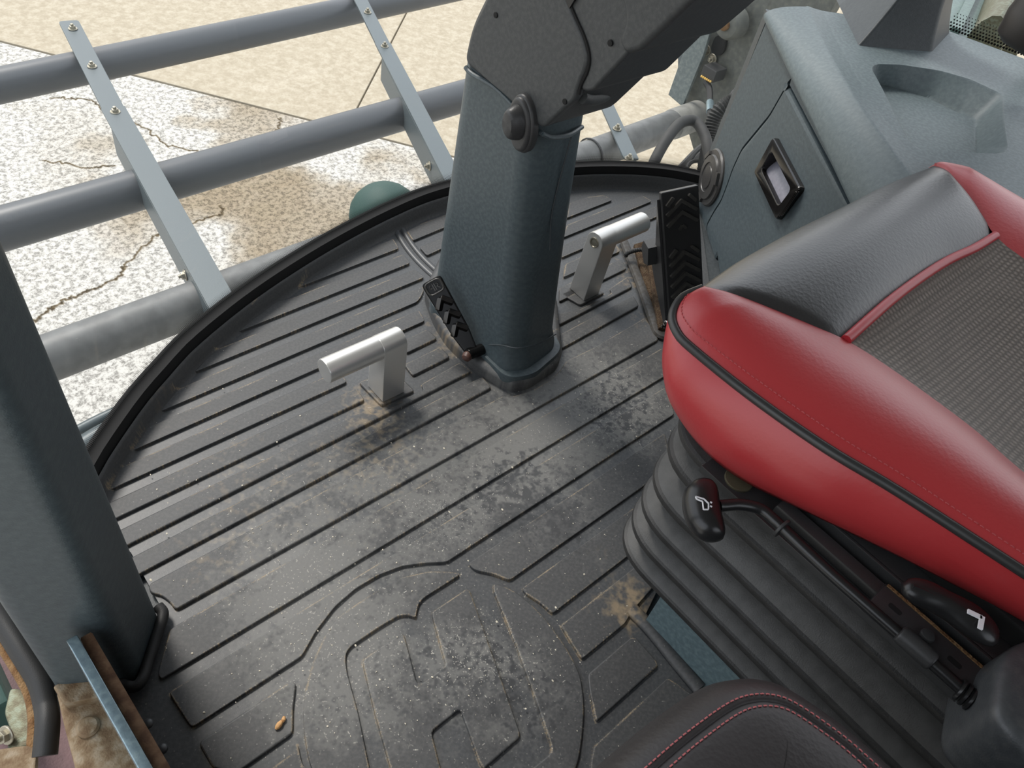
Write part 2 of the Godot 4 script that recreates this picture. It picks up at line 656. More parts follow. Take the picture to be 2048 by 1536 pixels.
func outside() -> void:
	var a1 := Vector2(1.007, -5.0292)
	var a2 := Vector2(2.1747, -3.566)
	var b1 := Vector2(2.4375, -3.6023)
	var b2 := Vector2(3.3529, -4.4509)
	var all := PackedVector2Array([Vector2(-14, -22), Vector2(22, -22), Vector2(22, 14), Vector2(-14, 14)])
	var ground := Node3D.new()
	ground.name = "ground"
	ground.set_meta("kind", "structure")
	add_child(ground)
	var bed := Sh.new()
	box(bed, Vector3(-14, GROUND - 0.3, -22), Vector3(22, GROUND - 0.035, 14), 0.0)
	put("joint_bed", mesh_of(bed), M.dirt, ground)
	# cracks and damp stains of the laid-bare slab
	var im := Image.create(1024, 1024, false, Image.FORMAT_RGBA8)
	im.fill(Color(1, 1, 1, 1))
	var field := noise(FastNoiseLite.TYPE_SIMPLEX, 0.006, 41, 5).get_image(1024, 1024).get_data()
	var spots := [[Vector2(1.4549, -3.4339), 0.34, 0.5], [Vector2(2.0009, -3.6998), 0.26, 0.35], [Vector2(1.6973, -3.5817), 0.3, 0.6], [Vector2(1.6969, -2.9743), 0.42, 0.55], [Vector2(1.8487, -2.8029), 0.35, 0.5], [Vector2(2.1083, -2.968), 0.25, 0.3], [Vector2(1.3194, -3.1639), 0.3, 0.4], [Vector2(1.0731, -3.1112), 0.3, 0.35], [Vector2(1.045, -3.8262), 0.35, 0.15], [Vector2(1.4713, -2.7731), 0.3, 0.5]]
	for s in spots:
		var c: Vector2 = s[0]
		var r: float = s[1]
		var px := Vector2i(roundi((c.x + 0.5) / 5.5 * 1024), roundi((c.y + 6.2) / 5.5 * 1024))
		var n := int(r / 5.5 * 1024 * 1.6)
		for y in range(maxi(0, px.y - n), mini(1024, px.y + n)):
			for x in range(maxi(0, px.x - n), mini(1024, px.x + n)):
				var d := Vector2(x - px.x, y - px.y).length() / n
				var v := clampf(((1.0 - d) * 1.5 + (field[y * 1024 + x] / 255.0 - 0.55) * 3.2) * 1.4, 0.0, 1.0) * float(s[2])
				if v > 0.01:
					im.set_pixel(x, y, im.get_pixel(x, y).lerp(Color(0.75, 0.69, 0.60), v * 0.8))
	for crack in [PackedVector2Array([Vector2(1.011, -4.3476), Vector2(1.1917, -4.2558), Vector2(1.2167, -4.0938), Vector2(1.3227, -3.8841), Vector2(1.3405, -3.6911), Vector2(1.4626, -3.5573), Vector2(1.6301, -3.3508)]), PackedVector2Array([Vector2(0.9886, -3.0282), Vector2(0.7956, -2.892), Vector2(0.7372, -2.8294), Vector2(0.6147, -2.8064), Vector2(0.511, -2.7942), Vector2(0.4444, -2.77), Vector2(0.3507, -2.7169)]), PackedVector2Array([Vector2(2.0009, -3.6998), Vector2(1.9233, -3.5907), Vector2(1.826, -3.5508), Vector2(1.7437, -3.5607)]), PackedVector2Array([Vector2(0.9886, -3.0282), Vector2(1.0336, -3.0254), Vector2(1.2083, -3.0412), Vector2(1.3049, -3.0355), Vector2(1.3517, -3.1018)]), PackedVector2Array([Vector2(0.7972, -3.7934), Vector2(0.9305, -3.6586), Vector2(1.0785, -3.6123)])]:
		var last := Vector2.INF
		for i in crack.size() - 1:
			for k in 12:
				var w: Vector2 = crack[i].lerp(crack[i + 1], k / 12.0) + Vector2(rng.randf_range(-1, 1), rng.randf_range(-1, 1)) * 0.012
				var q := Vector2((w.x + 0.5) / 5.5, (w.y + 6.2) / 5.5) * 1024
				if last != Vector2.INF:
					var steps := int(last.distance_to(q) * 1.5) + 1
					for j in steps:
						var e := last.lerp(q, float(j) / steps)
						for o in [[0, 0, 0.75], [1, 0, 0.3], [0, 1, 0.3]]:
							var ex := int(e.x) + int(o[0])
							var ey := int(e.y) + int(o[1])
							if ex >= 0 and ey >= 0 and ex < 1024 and ey < 1024:
								im.set_pixel(ex, ey, im.get_pixel(ex, ey).lerp(Color(0.40, 0.34, 0.24), o[2]))
				last = q
	dirt_layer(M.exposed_concrete, im, BaseMaterial3D.BLEND_MODE_MUL)
	var quilt := Vector4(-0.5, -6.2, 5.5, 5.5)
	var near_side := half(a2, a1, 0.008)
	var far_side := half(a1, a2, 0.008)
	if not Geometry2D.is_point_in_polygon(Vector2(0.7481, -3.035), near_side):
		var swap := near_side
		near_side = far_side
		far_side = swap
	for part in Geometry2D.intersect_polygons(all, near_side):
		var s := Sh.new()
		prism(s, part, GROUND - 0.2, GROUND, 0.006)
		put("slab", mesh_of(s, 40.0, quilt), M.exposed_concrete, ground)
	for side in [half(b1, b2, 0.004), half(b2, b1, 0.004)]:
		for piece in Geometry2D.intersect_polygons(all, side):
			for part in Geometry2D.intersect_polygons(piece, far_side):
				var s := Sh.new()
				prism(s, part, GROUND - 0.2, GROUND, 0.006)
				put("slab", mesh_of(s), M.smooth_concrete, ground)

	# tube guard in front of the windscreen
	var g := thing("tube_guard", "grey guard of three long round tubes joined by flat bolted brackets outside the windscreen", "guard")
	var lines := [[Vector3(0.2556, -0.3, -2.4468), Vector3(1.701, -0.3, -2.5724)], [Vector3(0.0795, -0.3, -1.8095), Vector3(1.6461, -0.3, -1.883)], [Vector3(0.0391, -0.3, -1.3544), Vector3(2.4319, -0.3, -1.4326)]]
	for i in 3:
		var p: Vector3 = lines[i][0]
		var q: Vector3 = lines[i][1]
		if i < 2:
			q = p + (q - p) * (1.55 if i == 0 else 1.3)
		var s := Sh.new()
		cyl(s, p, q, [0.049, 0.052, 0.05][i], 0.004, 40)
		put("tube", mesh_of(s), M.tube_paint if i < 2 else M.tube_dusty, g)
	var rust := Sh.new()
	var end: Vector3 = lines[2][1]
	var dir := (end - (lines[2][0] as Vector3)).normalized()
	cyl(rust, end - dir * 0.14, end + dir * 0.02, 0.053, 0.006, 32)
	put("end_socket", mesh_of(rust), M.dusty_tube, g)
	# brackets: a bolted strap and a folded channel under it
	var straps := [[Vector3(0.7325, -0.24, -2.6502), Vector3(0.636, -0.24, -2.0527), Vector3(0.5329, -0.238, -1.31), 0.056], [Vector3(1.7736, -0.24, -2.6866), Vector3(1.5562, -0.24, -2.1237), Vector3(1.2949, -0.238, -1.4301), 0.05]]
	for st in straps:
		var p0: Vector3 = st[0]
		var p1: Vector3 = st[1]
		var p2: Vector3 = st[2]
		var w: float = st[3]
		var s := Sh.new()
		var d := (p1 - p0).normalized()
		var f := along(p0, p1)
		prism(s, rounded(PackedVector2Array([Vector2(-w / 2, 0), Vector2(w / 2, 0), Vector2(w / 2, p0.distance_to(p1)), Vector2(-w / 2, p0.distance_to(p1))]), 0.012), 0.0, 0.008, 0.001, Transform3D(Basis(f.basis.x, f.basis.x.cross(d) * -1.0, d), p0), true)
		var bracket := put("bracket", mesh_of(s), M.painted_steel, g)
		var c := Sh.new()
		var q0 := p1 - d * 0.07
		var e := (p2 - q0).normalized()
		var side := Vector3.UP.cross(e).normalized()
		if side.x > 0:
			side = -side
		var up := side.cross(e)
		if up.y < 0:
			up = -up
		var len := q0.distance_to(p2) + 0.05
		bar(c, q0 + up * 0.006, q0 + e * len + up * 0.006, w * 1.08, 0.006, 0.001)
		bar(c, q0 + side * w * 0.5 - up * 0.035 + e * 0.1, q0 + e * len + side * w * 0.5 - up * 0.035, 0.006, 0.075, 0.001)
		put("channel", mesh_of(c), M.painted_steel, bracket)
		for u in [0.1, 0.5, 0.93]:
			bolt(bracket, p0 + (p1 - p0) * u + Vector3(0, 0.009, 0), Vector3.UP, 0.009, M.zinc)
		bolt(bracket, q0 + e * (len - 0.17) + side * (w * 0.5 + 0.004) - up * 0.03, side, 0.009, M.zinc)
	var third := Sh.new()
	var t0 := Vector3(2.1347, -0.24, -1.6734)
	var t1 := Vector3(1.8847, -0.24, -1.2738)
	bar(third, t0, t1, 0.05, 0.006, 0.001)
	bar(third, t1, t1 + (t1 - t0).normalized() * 0.02 + Vector3(0.02, -0.12, 0.04), 0.05, 0.006, 0.001)
	var tb := put("bracket", mesh_of(third), M.painted_steel, g)
	bolt(tb, Vector3(1.9713, -0.236, -1.4206), Vector3.UP, 0.010, M.zinc)
	bolt(tb, Vector3(1.8724, -0.236, -1.2727), Vector3.UP, 0.010, M.zinc)
	for u in [0.26, 0.42]:
		var ring := Sh.new()
		var c0: Vector3 = end - dir * (2.2 * u)
		var loop := PackedVector3Array()
		for k in 20:
			var a := TAU * k / 20
			loop.append(c0 + Vector3.UP * cos(a) * 0.054 + dir.cross(Vector3.UP).normalized() * sin(a) * 0.054)
		tube(ring, loop, 0.003, 6, Vector2.ONE, true)
		put("cable_tie", mesh_of(ring), M.black_plastic, g)

	# green cap just beyond the glass
	var dome := Sh.new()
	lathe(dome, PackedVector2Array([Vector2(0.084, -0.25), Vector2(0.087, -0.08), Vector2(0.086, -0.01), Vector2(0.081, 0.018), Vector2(0.071, 0.042), Vector2(0.055, 0.060), Vector2(0.035, 0.072), Vector2(0.014, 0.077)]), Transform3D(Basis(Vector3.RIGHT, -0.35) * Basis(Vector3.BACK, 0.1), Vector3(0.924, -0.11, -1.2349)), 40)
	tag(put("lamp_dome", mesh_of(dome), M.deep_green), "dark green rounded dome showing above the black glass edge left of the steering column", "dome")

	# lower step rails seen past the pillar foot
	for k in 2:
		var s := Sh.new()
		var pts: PackedVector3Array = [PackedVector3Array([Vector3(0.1316, -0.35, -1.1849), Vector3(0.2134, -0.35, -1.1967), Vector3(0.2752, -0.35, -1.1989), Vector3(0.3509, -0.37, -1.2084)]), PackedVector3Array([Vector3(0.1117, -0.35, -1.1318), Vector3(0.1964, -0.35, -1.1548), Vector3(0.2691, -0.35, -1.161), Vector3(0.3388, -0.37, -1.1823)])][k]
		tube(s, smooth(pts, 6), [0.011, 0.022][k], 12)
		tag(put("outer_rail", mesh_of(s), M.painted_steel), ["thin grey rail crossing behind the left pillar foot, outside the glass", "thicker pale grey rail below the thin one, outside the glass by the left pillar"][k], "rail", "rails outside behind the left pillar")

	# lifting arm to the right of the column
	var arm := thing("lifting_arm", "dusty grey steel arm plate with a pin boss and a slot beyond the windscreen", "machine arm")
	var s := Sh.new()
	var plate := PackedVector2Array([Vector2(-1.5148, -0.0234), Vector2(-1.5458, 0.162), Vector2(-1.107, 0.3564), Vector2(-1.1306, 0.1437), Vector2(-1.187, -0.0461), Vector2(-1.2232, -0.2285), Vector2(-1.2528, -0.4053), Vector2(-1.3593, -0.4673), Vector2(-1.5122, -0.3114)])
	var side_x := Transform3D(Basis(Vector3(0, 0, 1), Vector3(1, 0, 0), Vector3(0, 1, 0)), Vector3.ZERO)
	prism(s, plate, 2.45, 2.50, 0.004, side_x, true)
	put("arm_plate", mesh_of(s), M.dusty_arm, arm)
	s = Sh.new()
	prism(s, PackedVector2Array([Vector2(-1.5326, 0.0002), Vector2(-1.4695, 0.0004), Vector2(-1.4639, -0.0802), Vector2(-1.4747, -0.2773), Vector2(-1.5483, -0.2676), Vector2(-1.5452, -0.1176)]), 2.395, 2.41, 0.002, side_x, true)
	put("guard_flange", mesh_of(s), M.flange_steel, arm)
	s = Sh.new()
	var boss := Vector3(2.38, 0.0553, -1.4031)
	lathe(s, PackedVector2Array([Vector2(0.052, 0.04), Vector2(0.050, 0.0), Vector2(0.042, -0.014), Vector2(0.028, -0.018)]), along(boss, boss + Vector3.RIGHT), 28)
	put("pin_boss", mesh_of(s), M.dusty_arm, arm)
	s = Sh.new()
	cyl(s, boss - Vector3(0.03, 0, 0), boss + Vector3(0.05, 0, 0), 0.018, 0.004, 18)
	put("pin", mesh_of(s), M.dirt, arm)
	s = Sh.new()
	prism(s, rounded(PackedVector2Array([Vector2(-1.4712, -0.0167), Vector2(-1.4233, -0.0093), Vector2(-1.417, -0.055), Vector2(-1.4301, -0.075), Vector2(-1.4553, -0.0795), Vector2(-1.4711, -0.0654)]), 0.03), 2.438, 2.449, 0.0, side_x)
	put("slot", mesh_of(s), M.black_void, arm)
	s = Sh.new()
	var back := PackedVector2Array([Vector2(-1.8767, -0.0259), Vector2(-1.7863, 0.0449), Vector2(-1.723, -0.0939), Vector2(-1.7171, -0.3301), Vector2(-1.7287, -0.4437), Vector2(-1.8017, -0.2864)])
	prism(s, back, 2.75, 2.85, 0.01, side_x, true)
	put("rear_link", mesh_of(s), M.painted_steel, arm)
	for q in [Vector3(2.4, 0.0304, -1.4857), Vector3(2.44, -0.0951, -1.4503), Vector3(2.44, -0.057, -1.5072), Vector3(2.44, -0.0791, -1.4855)]:
		bolt(arm, q, Vector3.LEFT, 0.012, M.zinc)

	var plug := thing("cable_plug", "black plug with brass pins hanging on its cable on the dusty arm plate", "plug")
	s = Sh.new()
	var pc := Vector3(2.38, -0.1123, -1.4031)
	box(s, pc + Vector3(-0.012, -0.022, -0.028), pc + Vector3(0.05, 0.02, 0.028), 0.004)
	put("housing", mesh_of(s), M.black_plastic, plug)
	for k in 6:
		s = Sh.new()
		var pp := pc + Vector3(-0.012, -0.017, -0.020 + 0.008 * k)
		cyl(s, pp, pp + Vector3(-0.006, -0.003, 0), 0.0034, 0.0008, 8)
		put("pin", mesh_of(s), M.brass, plug)
	s = Sh.new()
	tube(s, smooth(PackedVector3Array([pc + Vector3(-0.01, -0.03, 0), Vector3(2.36, -0.1546, -1.3718), Vector3(2.3, -0.1754, -1.3114), Vector3(2.2, -0.1589, -1.2361)]), 6), 0.011, 8)
	put("cable", mesh_of(s), M.rubber, plug)
	s = Sh.new()
	tube(s, PackedVector3Array([Vector3(2.318, -0.1703, -1.3294), Vector3(2.266, -0.1707, -1.285)]), 0.0135, 10)
	put("tape", mesh_of(s), M.bright_edge, plug)

	s = Sh.new()
	var hose := even(PackedVector3Array([Vector3(1.9674, 0.12, -1.0355), Vector3(1.9754, 0.05, -1.0608), Vector3(1.9408, 0.02, -1.0747), Vector3(1.9173, -0.02, -1.0669), Vector3(1.8895, -0.06, -1.0371), Vector3(1.8132, -0.1, -0.9753), Vector3(1.8043, -0.14, -0.9646)]), 90)
	var rad := []
	for i in 90:
		rad.append(0.0225 if i % 2 == 0 else 0.0175)
	tube(s, hose, rad, 12)
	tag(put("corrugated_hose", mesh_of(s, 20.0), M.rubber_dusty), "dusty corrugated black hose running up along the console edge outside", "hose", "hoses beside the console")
	s = Sh.new()
	tube(s, smooth(PackedVector3Array([Vector3(1.6809, -0.12, -1.0566), Vector3(1.6912, -0.08, -1.0672), Vector3(1.7586, -0.04, -1.0945), Vector3(1.834, -0.02, -1.1151), Vector3(1.8824, -0.02, -1.1027), Vector3(1.8704, -0.03, -1.0542), Vector3(1.8466, -0.05, -1.0108), Vector3(1.8242, -0.09, -0.9667)]), 8), 0.0155, 14)
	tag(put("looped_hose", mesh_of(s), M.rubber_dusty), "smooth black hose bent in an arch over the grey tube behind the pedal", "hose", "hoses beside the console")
	for k in 3:
		s = Sh.new()
		var pts: PackedVector3Array = [PackedVector3Array([Vector3(1.7677, -0.15, -1.0536), Vector3(1.8242, -0.13, -1.0624), Vector3(1.9281, -0.12, -1.0914), Vector3(2.0036, -0.12, -1.1077)]), PackedVector3Array([Vector3(1.7809, -0.15, -1.0417), Vector3(1.8582, -0.14, -1.0633), Vector3(1.9342, -0.12, -1.0768), Vector3(2.0027, -0.12, -1.093)]), PackedVector3Array([Vector3(1.7723, -0.1, -1.0086), Vector3(1.8163, -0.1, -1.0343), Vector3(1.8496, -0.1, -1.0354), Vector3(1.8717, -0.1, -1.0193)])][k]
		tube(s, smooth(pts, 6), [0.009, 0.007, 0.006][k], 8)
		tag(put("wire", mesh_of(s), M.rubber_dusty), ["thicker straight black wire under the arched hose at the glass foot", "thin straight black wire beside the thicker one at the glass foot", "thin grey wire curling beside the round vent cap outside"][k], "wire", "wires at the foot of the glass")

	# beyond the side window, top right
	s = Sh.new()
	bar(s, Vector3(2.6565, 0.15, -0.8336), Vector3(4.0924, 0.15, -1.2992), 0.16, 0.05, 0.006)
	bar(s, Vector3(2.8362, 0.17, -0.8828), Vector3(3.8989, 0.17, -1.24), 0.03, 0.06, 0.004)
	tag(put("steel_post", mesh_of(s), M.green_steel), "grey-green steel post with a pale raised edge beyond the side window", "post")
	s = Sh.new()
	var rows: Array[PackedVector3Array] = []
	for i in 9:
		var r := PackedVector3Array()
		for j in 9:
			var a := Vector3(3.1952, 0.05, -0.9667).lerp(Vector3(4.3249, 0.05, -1.3383), i / 8.0)
			var b := Vector3(3.2843, 0.05, -0.8533).lerp(Vector3(4.5203, 0.05, -1.2861), i / 8.0)
			r.append(a.lerp(b, j / 8.0) + Vector3(0, 0.03 * sin(j * 2.1 + i * 0.9) + 0.02 * cos(i * 2.3), 0))
		rows.append(r)
	tag(put("dark_sheet", mesh_of(sheet(rows, Vector3(0, -0.02, 0)), 60.0), M.black_sheet), "crumpled dark plastic sheet beside the steel post beyond the side window", "sheet")
	s = Sh.new()
	tube(s, smooth(PackedVector3Array([Vector3(2.8149, 0.18, -0.7787), Vector3(2.974, 0.2, -0.822), Vector3(3.3148, 0.22, -0.9428), Vector3(3.778, 0.25, -1.1051)]), 6), 0.11, 16, Vector2(0.5, 1.0))
	tube(s, smooth(PackedVector3Array([Vector3(2.9905, 0.14, -0.7661), Vector3(3.1506, 0.16, -0.8145), Vector3(3.3757, 0.2, -0.8888)]), 6), 0.05, 14)
	tag(put("curved_panel", mesh_of(s), M.olive_plate), "pale curved machine panel right of the crumpled sheet beyond the side window", "panel")


# ------------------------------------------------------------------ the shell of the cab

func front_curve() -> PackedVector2Array:
	var p := PackedVector3Array([Vector3(0.0632, 0, -0.7011), Vector3(0.0975, 0, -0.7456), Vector3(0.1224, 0, -0.7729), Vector3(0.1544, 0, -0.8018), Vector3(0.2197, 0, -0.854), Vector3(0.2768, 0, -0.8917), Vector3(0.336, 0, -0.9272), Vector3(0.4525, 0, -0.977), Vector3(0.5749, 0, -1.0164), Vector3(0.7052, 0, -1.0488), Vector3(0.8423, 0, -1.0724), Vector3(0.9524, 0, -1.0791), Vector3(1.1105, 0, -1.0623), Vector3(1.2988, 0, -1.007), Vector3(1.4184, 0, -0.9529), Vector3(1.5049, 0, -0.8964), Vector3(1.5622, 0, -0.8375)])
	var out := PackedVector2Array()
	for v in even(p, 60):
		out.append(Vector2(v.x, v.z))
	return out


func outward(c: PackedVector2Array, d: float) -> PackedVector2Array:
	var out := PackedVector2Array()
	for i in c.size():
		var t := (c[mini(i + 1, c.size() - 1)] - c[maxi(i - 1, 0)]).normalized()
		out.append(c[i] + Vector2(t.y, -t.x) * d)
	return out


func swept(s: Sh, curve: PackedVector2Array, profile: PackedVector2Array) -> void:  # profile of (outward, height) pairs, closed
	var q := Sh.new()
	var prev := PackedVector3Array()
	var lines: Array[PackedVector2Array] = []
	for v in profile:
		lines.append(outward(curve, v.x))
	for i in curve.size():
		var r := PackedVector3Array()
		for k in profile.size():
			r.append(Vector3(lines[k][i].x, profile[k].y, lines[k][i].y))
		if i > 0:
			q.strip(prev, r)
		else:
			q.fan(r, r[0])
		prev = r
	prev.reverse()
	q.fan(prev, prev[0])
	s.solid(q)


func shell() -> void:
	var c := front_curve()
	# steel floor under the mat
	var p := outward(c, 0.03)
	p.append_array(PackedVector2Array([Vector2(1.95, -0.45), Vector2(1.98, 0.8), Vector2(-0.02, 0.8), Vector2(-0.03, -0.5)]))
	var s := Sh.new()
	prism(s, p, -0.09, -0.014, 0.0)
	struct("floor", mesh_of(s), M.slate_dark)
	# windscreen: rubber seal, pane with its printed dots
	s = Sh.new()
	swept(s, c, PackedVector2Array([Vector2(0.004, 0.02), Vector2(0.006, 0.046), Vector2(0.030, 0.046), Vector2(0.034, -0.05), Vector2(0.004, -0.05)]))
	struct("trim_1", mesh_of(s), M.black_void)
	var o := outward(c, 0.024)
	var rows: Array[PackedVector3Array] = []
	for k in 9:
		var r := PackedVector3Array()
		for i in o.size():
			var mid := Vector2(0.85, -0.2)
			var out := (o[i] - mid).normalized() * 0.16 * sin(k / 8.0 * PI * 0.5) * (k / 8.0)
			r.append(Vector3(o[i].x + out.x, 0.03 + 1.42 * k / 8.0, o[i].y + out.y))
		rows.append(r)
	var pane := struct("window_1", mesh_of(sheet(rows), 60.0), M.glass)
	# black ceramic dots, larger towards the seal, each a small disc on the inner face
	var dots := Sh.new()
	var along_ := PackedVector3Array()
	for v in outward(c, 0.0225):
		along_.append(Vector3(v.x, 0, v.y))
	var line := even(along_, 620)
	for row in 8:
		var r: float = 0.0016 - 0.00017 * row
		for i in line.size() - 1:
			var t := (line[i + 1] - line[i])
			var at := line[i] + t * (0.5 if row % 2 else 0.0) + Vector3(0, 0.0475 + 0.0030 * row, 0)
			t = t.normalized()
			var q := PackedVector3Array()
			for k in 6:
				q.append(at + t * cos(TAU * k / 6) * r + Vector3.UP * sin(TAU * k / 6) * r)
			dots.fan(q, at)
	var dm := put("dot_print", mesh_of(dots), M.black_void, pane)
	dm.set_meta("kind", "stuff")
	# right side: window over a low wall
	var line2 := PackedVector2Array([Vector2(1.60, -0.86), Vector2(1.885, -0.60), Vector2(1.945, -0.449), Vector2(2.02, 0.8)])
	s = Sh.new()
	swept(s, line2, PackedVector2Array([Vector2(0.0, -0.09), Vector2(0.0, 0.42), Vector2(0.03, 0.42), Vector2(0.03, -0.09)]))
	struct("wall_right", mesh_of(s), M.slate_dark)
	rows = []
	for k in 2:
		var r := PackedVector3Array()
		for v in outward(line2, 0.012):
			r.append(Vector3(v.x, 0.42 + k * 1.04, v.y))
		rows.append(r)
	var pane2 := struct("window_2", mesh_of(sheet(rows), 30.0), M.glass)
	dots = Sh.new()
	along_ = PackedVector3Array()
	for v in outward(line2, 0.010):
		along_.append(Vector3(v.x, 0, v.y))
	line = PackedVector3Array()
	for i in range(1, along_.size() - 1):
		var m := int(along_[i].distance_to(along_[i + 1]) / 0.0062)
		for j in m:
			line.append(along_[i].lerp(along_[i + 1], float(j) / m))
	for row in 6:
		for i in line.size() - 1:
			var t := (line[i + 1] - line[i])
			var at := line[i] + t * (0.5 if row % 2 else 0.0) + Vector3(0, 0.459 + 0.0062 * row, 0)
			t = t.normalized()
			var r := 0.0026 - 0.0003 * row
			var q := PackedVector3Array()
			for k in 6:
				q.append(at + t * cos(TAU * k / 6) * r + Vector3.UP * sin(TAU * k / 6) * r)
			dots.fan(q, at)
	dm = put("dot_print", mesh_of(dots), M.black_void, pane2)
	dm.set_meta("kind", "stuff")
	# rear wall with a window, roof
	s = Sh.new()
	box(s, Vector3(-0.1, -0.09, 0.8), Vector3(2.02, 0.62, 0.86), 0.004)
	box(s, Vector3(-0.1, 0.62, 0.8), Vector3(0.02, 1.46, 0.86), 0.004)
	box(s, Vector3(1.94, 0.62, 0.8), Vector3(2.06, 1.46, 0.86), 0.004)
	struct("wall_back", mesh_of(s), M.slate_dark)
	s = Sh.new()
	box(s, Vector3(-0.16, -0.09, 0.16), Vector3(-0.10, 1.46, 0.86), 0.006)  # unseen side wall, brought forward to cut light from the open door
	struct("wall_left", mesh_of(s), M.slate_dark)
	rows = [PackedVector3Array([Vector3(0.02, 0.62, 0.83), Vector3(1.94, 0.62, 0.83)]), PackedVector3Array([Vector3(0.02, 1.46, 0.83), Vector3(1.94, 1.46, 0.83)])]
	struct("window_3", mesh_of(sheet(rows)), M.glass)
	p = outward(c, 0.22)
	p.append_array(PackedVector2Array([Vector2(2.1, -0.45), Vector2(2.1, 0.9), Vector2(-0.38, 0.9), Vector2(-0.38, -0.9)]))  # unseen left overhang, added to hold back sky light on the door side
	s = Sh.new()
	prism(s, p, 1.46, 1.54, 0.02)
	struct("ceiling", mesh_of(s), M.headliner)


func pillar_and_sill() -> void:
	# left front pillar: a broad face to the door and a narrower one into the cab
	var s := Sh.new()
	var rings: Array[PackedVector3Array] = []
	for k in 9:
		var h := -0.02 + 0.19 * k
		var t := h / 0.6
		var a := Vector3(0.0951, 0, -0.5442).lerp(Vector3(0.0771, 0.6, -0.5537), t)
		var b := Vector3(0.0353, 0, -0.4761).lerp(Vector3(0.031, 0.6, -0.4744), t)
		a.y = h
		b.y = h
		var l := b + Vector3(-0.078, 0, -0.046)
		var m := a + Vector3(-0.105, 0, -0.115)
		var poly := rounded(PackedVector2Array([Vector2(a.x, a.z), Vector2(b.x, b.z), Vector2(l.x, l.z), Vector2(m.x, m.z)]), 0.018, 5)
		rings.append(lift(poly, h, Transform3D.IDENTITY))
	loft(s, rings)
	struct("pillar", mesh_of(s, 60.0), M.pillar_paint)
	# moulded rubber lip round the pillar foot
	s = Sh.new()
	tube(s, smooth(PackedVector3Array([Vector3(0.0948, 0.012, -0.548), Vector3(0.0947, 0.01, -0.5342), Vector3(0.0755, 0.008, -0.5124), Vector3(0.0547, 0.008, -0.4881), Vector3(0.0393, 0.01, -0.4703), Vector3(0.027, 0.01, -0.4706), Vector3(0.0139, 0.012, -0.4899), Vector3(0.006, 0.012, -0.4988)]), 6), 0.007, 10)
	tag(put("foot_gasket", mesh_of(s), M.rubber), "black rubber gasket moulded round the foot of the left pillar", "gasket")
	# door sill plate with a rivet
	var sill := thing("sill_plate", "dusty steel sill plate with one round rivet at the door opening", "sill plate")
	s = Sh.new()
	prism(s, rounded(PackedVector2Array([Vector2(-0.041, -0.5186), Vector2(-0.0316, -0.5212), Vector2(-0.003, -0.5041), Vector2(-0.0011, -0.4775), Vector2(0.0023, -0.4177), Vector2(-0.0006, -0.3398), Vector2(-0.0661, -0.3664), Vector2(-0.0563, -0.4251), Vector2(-0.0482, -0.4774)]), 0.006), -0.09, 0.002, 0.004)
	put("plate", mesh_of(s), M.dusty_steel, sill)
	s = Sh.new()
	var rv := Vector3(-0.0284, 0.002, -0.4579)
	lathe(s, PackedVector2Array([Vector2(0.0125, 0), Vector2(0.0125, 0.003), Vector2(0.010, 0.0055), Vector2(0.004, 0.006)]), along(rv, rv + Vector3.UP), 22)
	put("rivet", mesh_of(s), M.dusty_steel, sill)
	s = Sh.new()
	prism(s, rounded(PackedVector2Array([Vector2(-0.0414, -0.5206), Vector2(-0.0172, -0.5171), Vector2(0.0038, -0.5043), Vector2(0.0016, -0.4736), Vector2(-0.0388, -0.4926)]), 0.005), -0.02, 0.016, 0.005)
	put("pillar_foot", mesh_of(s), M.dusty_steel, sill)
	# upright guard strip along the sill
	var strip := thing("guard_strip", "upright steel guard strip with a bright top edge standing along the door sill", "strip")
	var e0 := Vector3(-0.0024, 0.165, -0.4858)
	var e1 := Vector3(0.0019, 0.165, -0.3057)
	var dd := (e1 - e0).normalized()
	s = Sh.new()
	var prof := rounded(PackedVector2Array([Vector2(0, -0.17), Vector2(0, 0.0), Vector2(0.30, 0.0), Vector2(0.30, -0.17)]), 0.016, 6)
	prism(s, prof, -0.0055, 0.0055, 0.0015, Transform3D(Basis(dd, dd.cross(Vector3.UP), Vector3.UP), e0), true)
	put("blade", mesh_of(s), M.bright_edge, strip)
	s = Sh.new()
	bar(s, e0 + dd * 0.004 + Vector3(0.012, -0.085, 0.0), e1 + Vector3(0.012, -0.085, 0.0), 0.012, 0.15, 0.004)
	put("backing", mesh_of(s), M.rusty, strip)
	# rubber door seal and what lies beyond it
	var seal := thing("door_seal", "black rubber door seal curving down beside the dusty sill plate", "seal")
	s = Sh.new()
	tube(s, smooth(PackedVector3Array([Vector3(-0.0621, 0.02, -0.725), Vector3(-0.0581, 0, -0.6497), Vector3(-0.0542, -0.01, -0.5943), Vector3(-0.0519, -0.02, -0.5554), Vector3(-0.0569, -0.03, -0.5265), Vector3(-0.0639, -0.03, -0.5027), Vector3(-0.0792, -0.04, -0.4748)]), 8), 0.0135, 14, Vector2(1.0, 1.4))
	put("bulb", mesh_of(s), M.rubber, seal)
	s = Sh.new()
	tube(s, smooth(PackedVector3Array([Vector3(-0.0754, 0, -0.7011), Vector3(-0.0697, -0.02, -0.6311), Vector3(-0.0662, -0.03, -0.5828), Vector3(-0.0665, -0.04, -0.5536), Vector3(-0.0741, -0.05, -0.5266), Vector3(-0.0911, -0.06, -0.4919)]), 8), 0.008, 10)
	put("dusty_lip", mesh_of(s), M.dirt, seal)
	var step := thing("door_step", "worn mauve-brown step plate below the door seal", "step")
	s = Sh.new()
	box(s, Vector3(-0.42, -0.32, -0.78), Vector3(-0.02, -0.28, -0.25), 0.004)
	put("plate", mesh_of(s), M.mauve_step, step)
	var latch := thing("latch_plate", "grey-olive latch plate with a pale bolt left of the door seal", "plate")
	s = Sh.new()
